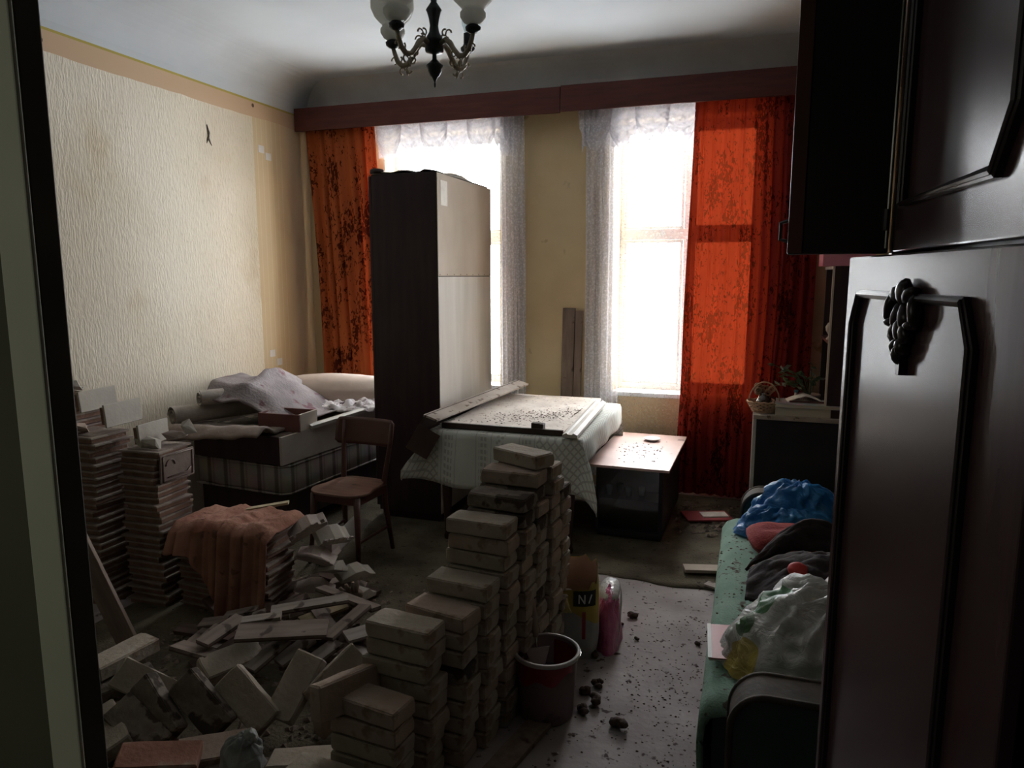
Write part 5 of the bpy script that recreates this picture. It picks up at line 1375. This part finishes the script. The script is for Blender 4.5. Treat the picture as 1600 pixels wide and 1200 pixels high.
PQ = [ # p1 px, z, p2 px, z, width, mat, roll, words
 ((424, 958), .20, (545, 938), .22, .065, 1, 4, 'long pale parquet strip on top of the heap below the reddish cloth'),
 ((500, 922), .17, (588, 955), .16, .065, 0, -8, 'brown parquet strip slanting down to the right at the far side of the heap'),
 ((370, 992), .21, (512, 985), .20, .11, 0, 10, 'wide parquet piece with a broken edge in the middle of the heap'),
 ((392, 1050), .10, (448, 1002), .16, .08, 1, -6, 'wide pale parquet strip pointing towards the camera at the near side of the heap'),
 ((436, 1040), .10, (488, 1000), .15, .07, 1, 5, 'second pale parquet strip pointing towards the camera beside the wide one'),
 ((275, 1012), .16, (330, 1028), .14, .09, 0, -12, 'short dark parquet piece at the left end of the heap'),
 ((316, 1010), .18, (378, 968), .20, .07, 0, 6, 'brown parquet strip rising to the right behind the short dark piece'),
 ((330, 1035), .10, (400, 985), .15, .06, 2, 14, 'dark narrow parquet strip in the left half of the heap'),
 ((512, 1002), .14, (572, 950), .18, .07, 0, -10, 'parquet strip at the right end of the heap pointing at the brick stack'),
 ((540, 1000), .17, (592, 985), .17, .08, 1, 8, 'short pale parquet piece touching the brick stack'),
 ((378, 975), .22, (440, 966), .23, .06, 1, 0, 'small pale parquet piece lying on the wide broken one'),
 ((300, 1045), .08, (372, 1010), .10, .06, 2, 6, 'dark parquet strip low in the left part of the heap'),
 ((470, 975), .14, (540, 948), .15, .06, 3, 10, 'yellowish parquet strip half covered in the heap'),
 ((500, 1028), .08, (560, 1040), .07, .065, 0, -8, 'brown parquet strip low at the foot of the brick stack'),
 ((455, 1015), .06, (545, 1020), .06, .07, 2, 3, 'dark parquet strip near the floor in the right half of the heap'),
 ((350, 1000), .05, (470, 960), .05, .07, 0, 2, 'brown parquet strip on the floor under the heap, left'),
 ((430, 1000), .03, (560, 975), .03, .07, 2, 0, 'dark parquet strip on the floor under the heap, right'),
 ((280, 985), .05, (370, 1000), .06, .07, 2, 5, 'dark parquet strip on the floor at the far left of the heap'),
 ((500, 900), .02, (590, 930), .02, .06, 2, 0, 'dark parquet strip on the floor behind the heap'),
 ((440, 925), .06, (500, 905), .12, .06, 0, 20, 'parquet strip leaning on the cornice rubble'),
]
for (a, z1, b_, z2, w, mi, ro, lab) in PQ:
    strip(atz(a[0], a[1], z1), atz(b_[0], b_[1], z2), w, mi, lab, ro)
for i in range(26):
    px = rr.uniform(290, 575); py = rr.uniform(955, 1050); z = rr.uniform(.03, .12)
    p = atz(px, py, z); a = rr.uniform(0, PI); L_ = rr.uniform(.10, .24)
    q = p+Vector((math.cos(a)*L_, math.sin(a)*L_, rr.uniform(-.03, .05)))
    strip(p, q, .055+rr.uniform(0, .02), rr.choice((0, 1, 2, 2, 0)), 'parquet offcut buried among the longer strips of the heap', rr.uniform(-15, 15))
t = thing('gloves', 'crumpled dark work glove on the rubble beside the chair leg', 'glove', (-1.83, 2.98, .12), (R(50), R(-20), R(30)))
mb = MB(); blob(mb, (0, 0, 0), (.05, .03, .07), 6, .2, 2, 3, False)
mb.build('palm', M_oldboard, t, smooth=True)
for i in range(5):
    a = -.5+.28*i
    mb = MB(); mb.tube([(.035*math.sin(a*1.6), 0, .045), (.06*math.sin(a*1.6), .01, .09), (.075*math.sin(a*1.6), .03, .115-.01*abs(i-2))], [.013, .012, .008], 8); mb.build('finger', M_oldboard, t, smooth=True)

# ------------------------------------------------------------------ bucket, sack, bags
M_pail = mat('grimy grey pink plastic pail', (.13, .085, .08), (.20, .13, .125), rough=.5, scale=5, stretch=(1, 1, .5), c3=(.07, .04, .04), spot=7, spot_amt=.62)
M_redp = mat('red paint', (.20, .010, .014), (.30, .016, .024), rough=.35, scale=6)
M_rim = mat('dusty rim', (.36, .32, .30), (.46, .42, .40), rough=.5, scale=12)
BK = Vector((-.70, 2.53, 0))
t = thing('bucket', 'grimy red stained bucket standing in front of the yellow sack', 'bucket', BK)
mb = MB(); mb.lathe([(0, .0), (.098, .0), (.104, .012), (.122, .262), (.119, .262), (.101, .018), (0, .018)], 36, cap=False); mb.build('body', M_pail, t, smooth=True)
mb = MB(); mb.lathe([(.1225, .252), (.131, .254), (.131, .266), (.119, .268), (.118, .262)], 36, cap=False); mb.build('rim', M_rim, t, smooth=True)
mb = MB()
n = 26
def spl(u, v):
    a = R(-150+130*u); z = .252-v*(.045+.03*math.sin(u*7)**2+.02*math.sin(u*3+1)); r_ = .1075+.0144*z/.262*1.03+.0012-.001; return ((.104+.018*z/.262+.0016)*math.cos(a), (.104+.018*z/.262+.0016)*math.sin(a), z)
mb.grid(spl, n, 4); mb.build('paint_splash', M_redp, t, smooth=True)
mb = MB()
mb.grid(lambda u, v: ((.101+.017*(.22-.12*v)/.262-.0012)*math.cos(R(-20+110*u)), (.101+.017*(.22-.12*v)/.262-.0012)*math.sin(R(-20+110*u)), .25-.14*v), 16, 4); mb.build('inner_paint', M_redp, t, smooth=True)
mb = MB(); mb.lathe([(0, .15), (.06, .153), (.1, .148), (.1085, .15)], 24, cap=False); mb.build('mortar', mat('dark wet mortar', (.05, .035, .035), (.08, .055, .055), rough=.8, scale=14, bump=.5), t)
mb = MB(); mb.tube([(.133*math.cos(R(a)), .133*math.sin(R(a)), .262-.018*math.sin(R((a+10)/1.25))) for a in range(-10, 216, 12)], .003, 6); mb.build('handle', M_brass, t, smooth=True)
t = thing('trowel', 'trowel with a worn handle standing in the bucket', 'trowel', BK+Vector((-.035, .02, .17)), (R(-12), R(-6), R(20)))
mb = MB(); mb.tube([(0, 0, .12), (0, 0, .15), (0, 0, .20), (0, 0, .255)], [.010, .015, .016, .013], 10); mb.build('handle', mat('worn wooden handle', (.26, .18, .14), (.36, .27, .22), rough=.6), t, smooth=True)
mb = MB(); mb.tube([(0, 0, .12), (.0, .012, .10), (0, .0, .08)], .005, 6); mb.build('shank', M_brass, t, smooth=True)
mb = MB(); mb.prism([(-.05, .08), (.05, .08), (.012, -.02), (-.012, -.02)], -.0015, .0015, Matrix.Rotation(PI/2, 4, 'X')); mb.build('blade', M_rim, t)

M_sack_in = mat('brown kraft paper', (.36, .22, .15), (.46, .30, .21), rough=.9, scale=8, bump=.2)
def sack_mat():
    m, nt, out = new_mat('yellow and white printed sack')
    b = nd(nt, 'ShaderNodeBsdfPrincipled'); b.inputs['Roughness'].default_value = .7; nt.links.new(b.outputs[0], out.inputs[0])
    tc = nd(nt, 'ShaderNodeTexCoord'); sx = nd(nt, 'ShaderNodeSeparateXYZ'); nt.links.new(tc.outputs['Object'], sx.inputs[0])
    n = nd(nt, 'ShaderNodeTexNoise'); n.inputs['Scale'].default_value = 9; n.inputs['Detail'].default_value = 5; nt.links.new(tc.outputs['Object'], n.inputs[0])
    a = nd(nt, 'ShaderNodeMath', operation='MULTIPLY_ADD'); a.inputs[1].default_value = .55; nt.links.new(sx.outputs[0], a.inputs[0]); nt.links.new(sx.outputs[2], a.inputs[2])
    g = nd(nt, 'ShaderNodeMath', operation='GREATER_THAN'); g.inputs[1].default_value = .235; nt.links.new(a.outputs[0], g.inputs[0])
    g2 = nd(nt, 'ShaderNodeMath', operation='GREATER_THAN'); g2.inputs[1].default_value = .15; nt.links.new(sx.outputs[2], g2.inputs[0])
    an = nd(nt, 'ShaderNodeMath', operation='MULTIPLY'); nt.links.new(g.outputs[0], an.inputs[0]); nt.links.new(g2.outputs[0], an.inputs[1])
    mx = nd(nt, 'ShaderNodeMix', data_type='RGBA'); nt.links.new(an.outputs[0], mx.inputs[0]); mx.inputs[6].default_value = c4((.46, .44, .42)); mx.inputs[7].default_value = c4((.56, .40, .07))
    m2 = nd(nt, 'ShaderNodeMix', data_type='RGBA', blend_type='MULTIPLY'); m2.inputs[0].default_value = .6; nt.links.new(mx.outputs[2], m2.inputs[6]); nt.links.new(n.outputs['Fac'], m2.inputs[7]); nt.links.new(m2.outputs[2], b.inputs['Base Color'])
    return m
M_sack = sack_mat()
SK = Vector((-.735, 3.04, 0))
t = thing('paper_sack', 'torn open yellow and white paper sack standing behind the bucket', 'sack', SK, (0, 0, R(12)))
def sack_pt(u, v, off=0.0, flare=0):
    a = 2*PI*u; e = .55
    ca, sa = math.cos(a), math.sin(a)
    hx_, hy_ = .125+off, .095+off
    x = hx_*abs(ca)**e*(1 if ca > 0 else -1); y = hy_*abs(sa)**e*(1 if sa > 0 else -1)
    top = .365+.050*math.sin(a*1+.35)+.045*noise.noise(Vector((u*11, 3, 0))) + .03*noise.noise(Vector((u*34, 1, 0)))
    top -= .09*math.exp(-((u-.62)/.045)**2)
    z = top*v
    bul = 1+.10*math.sin(PI*min(1, v*1.1))+.04*noise.noise(Vector((ca*2, sa*2, v*3)))
    if v > .85: bul += flare*(v-.85)/.15
    return (x*bul, y*bul, z)
mb = MB(); mb.grid(lambda u, v: sack_pt(u, v), 72, 22); mb.build('outer_paper', M_sack, t, smooth=True)
mb = MB(); mb.grid(lambda u, v: sack_pt(u, .25+.745*v, -.004), 72, 14); mb.build('inner_paper', M_sack_in, t, smooth=True)
mb = MB(); mb.box(-.115, .115, -.085, .085, 0, .012); mb.build('base', M_sack, t)
mb = MB()   # folded-down torn flap on the left front
mb.grid(lambda u, v: (-.125+.12*u+.02*v, -.108-.012*math.sin(v*PI)-.010*u, .345-.10*v*(1-.5*abs(u-.3))-.05*u+.006*noise.noise(Vector((u*12, v*9, 0)))), 14, 10); mb.build('torn_flap', mat('yellow sack paper', (.50, .40, .14), (.62, .52, .26), rough=.8, scale=12), t, smooth=True, solid=.002)
# printed black lozenge with white letters, following the front face
def front(x, z, off): # y of the bulging front face
    # walk the profile to find the matching point
    best = None
    for q in range(500, 1000, 4):
        p = sack_pt(q/1000, z/.40, off)
        dd = abs(p[0]-x)
        if best is None or dd < best[0]: best = (dd, p[1])
    return best[1]
def patch(x0, x1, z0, z1, off, name, m, poly=None):
    mb = MB(); mb.grid(lambda u, v: (x0+(x1-x0)*u, front(x0+(x1-x0)*u, z0+(z1-z0)*v, off)-.0008, z0+(z1-z0)*v), 10, 6); mb.build(name, m, t, smooth=True)
M_blk = mat('black print', (.02, .02, .018), None, rough=.6)
M_wht = mat('white print', (.50, .49, .47), None, rough=.6)
patch(.02, .118, .255, .325, .001, 'print_panel', M_blk)
mb = MB()
def stroke(pts, w=.0065):
    for (a, b_) in zip(pts, pts[1:]):
        P_ = []
        for q in range(5):
            f = q/4; x = a[0]*(1-f)+b_[0]*f; z = a[1]*(1-f)+b_[1]*f; P_.append((x, front(x, z, .001)-.0028, z))
        mb.tube(P_, w, 4, flat=.5)
stroke([(.045, .270), (.045, .308)]); stroke([(.045, .308), (.070, .270)]); stroke([(.070, .270), (.070, .308)]); stroke([(.088, .270), (.100, .308)])
mb.build('lettering', M_wht, t)
patch(.06, .075, .10, .23, .001, 'red_stripe', M_redp)
t = thing('pink_bag', 'pink and white plastic bag lying against the right side of the yellow sack', 'bag', (-.585, 3.22, 0), (0, 0, R(8)))
mb = heap((0, 0, 0), .058, .20, .23, (0, .02), 12, .012, na=60); mb.build('bag_body', plastic('pink plastic', (.48, .08, .20), (.62, .20, .32), .15, sc=6), t, smooth=True)
mb = MB()
for q in range(9): mb.tube([(.045+.012*math.sin(PI*j/6), -.13+.025*q+.01*j, .04+.028*j) for j in range(6)], .0018, 4)
mb.build('net_lines', M_wht, t)
mb = MB(); blob(mb, (.0, .05, .205), (.05, .13, .035), 2, .12, 2, 3, False); mb.build('white_neck', M_wbag, t, smooth=True)
t = thing('clear_bag', 'crumpled clear plastic bag at the bottom of the loose brick heap', 'bag', aty(378, 1178, 1.72), (0, 0, 0))
mb = MB(); mb = heap((0, 0, -.04), .075, .06, .09, (.01, .01), 31, .014, nr=20, na=60); mb.build('bag_body', plastic('greyish clear plastic', (.28, .29, .28), (.36, .37, .36), .4), t, smooth=True)
mb = MB(); blob(mb, (0.02, .02, .045), (.02, .02, .03), 33, .35, 2.4, 3, False, ridged=True); mb.build('knot', M_wbag, t, smooth=True)
# long plank at the foot of the stack
t = thing('plank', 'dark plank lying on the floor along the right foot of the brick stack', 'board', (-.93, 1.72, .001), (0, 0, R(-12)))
mb = MB(); mb.box(0.03, .12, 0, .80, 0, .022); mb.build('board', M_oldboard, t, bevel=.002)

# ------------------------------------------------------------------ dirt on the floor
M_clod = mat('dark brown clod', (.05, .03, .025), (.10, .065, .05), rough=.9, scale=20, bump=.5)
CL = [(988, 962, .026, 'beside the sack, farthest of the big ones'), (937, 998, .030, 'right of the bucket rim'), (926, 1022, .028, 'just behind the bucket, touching its side'), (932, 1068, .026, 'upper one of the group right of the bucket'),
      (917, 1078, .028, 'left one of the group right of the bucket'), (930, 1094, .032, 'widest one of the group right of the bucket'), (912, 1108, .028, 'lowest one of the group right of the bucket'),
      (967, 1128, .034, 'nearest of the big ones on the open floor'), (1112, 988, .024, 'at the front edge of the couch'), (972, 975, .013, 'small one left of the farthest'), (995, 998, .013, 'small one in the middle of the floor'), (1090, 1005, .015, 'small one near the couch edge')]
for i, (px, py, s_, w) in enumerate(CL):
    p = atz(px, py, s_*.55); mb = MB()
    for q in range(4):
        r2 = random.Random(i*7+q); blob(mb, (r2.uniform(-.5, .5)*s_, r2.uniform(-.5, .5)*s_, r2.uniform(-.1, .25)*s_), (s_*.62, s_*.55, s_*.5), i*5+q, .35, 2.2, 2, False)
    o = mb.build('dirt_clod', M_clod, None, smooth=True, loc=p); tag(o, 'dark crumbly clod on the floor, '+w, 'clod')
def fl_pos(r):
    if r.random() < .55: return (r.gauss(-.20, .14), r.uniform(1.9, 3.5), .001)
    return (r.uniform(-.75, .0), r.uniform(1.9, 3.9), .001)
flakes('floor_debris', 'dark flakes and crumbs strewn over the open dusty floor between stack and couch', 900, fl_pos, .0015, .008, M_clod, 17)
flakes('rubble_crumbs', 'brick crumbs and mortar dust under the loose bricks and strips', 1600, lambda r: (r.uniform(-2.6, -1.0), r.uniform(1.5, 3.4), .0105), .005, .025, mat('brick crumbs', (.13, .09, .07), (.24, .18, .14), rough=.95, scale=20), 23)
M_sticker = mat('white wall sticker', (.62, .60, .58), (.70, .68, .66), rough=.6)
for (px, py, w) in ((408, 233, 'upper pair near the valance, left one'), (419, 245, 'upper pair near the valance, right one'), (426, 552, 'lower pair above the bed, left one'), (437, 565, 'lower pair above the bed, right one')):
    r_ = ray(px, py); p = Vector((0, 0, H))+r_*((XL+.001)/r_.x)
    mb = MB(); mb.box(0, .002, -.035, .035, -.028, .028); o = mb.build('wall_sticker', M_sticker, None, loc=p); tag(o, 'small white square on the left wall, '+w, 'sticker')
# peeled wallpaper tear
r_ = ray(322, 210); p = Vector((0, 0, H))+r_*((XL+.002)/r_.x)
mb = MB()
mb.prism([(0, -.06), (.02, .0), (.012, .07), (.035, .02), (.028, -.02), (.05, -.07), (.02, -.03)], 0, .004, Matrix.Rotation(PI/2, 4, 'Y') @ Matrix.Rotation(PI/2, 4, 'Z'))
o = mb.build('trim_9', M_darkbar, None, loc=p); struct(o)
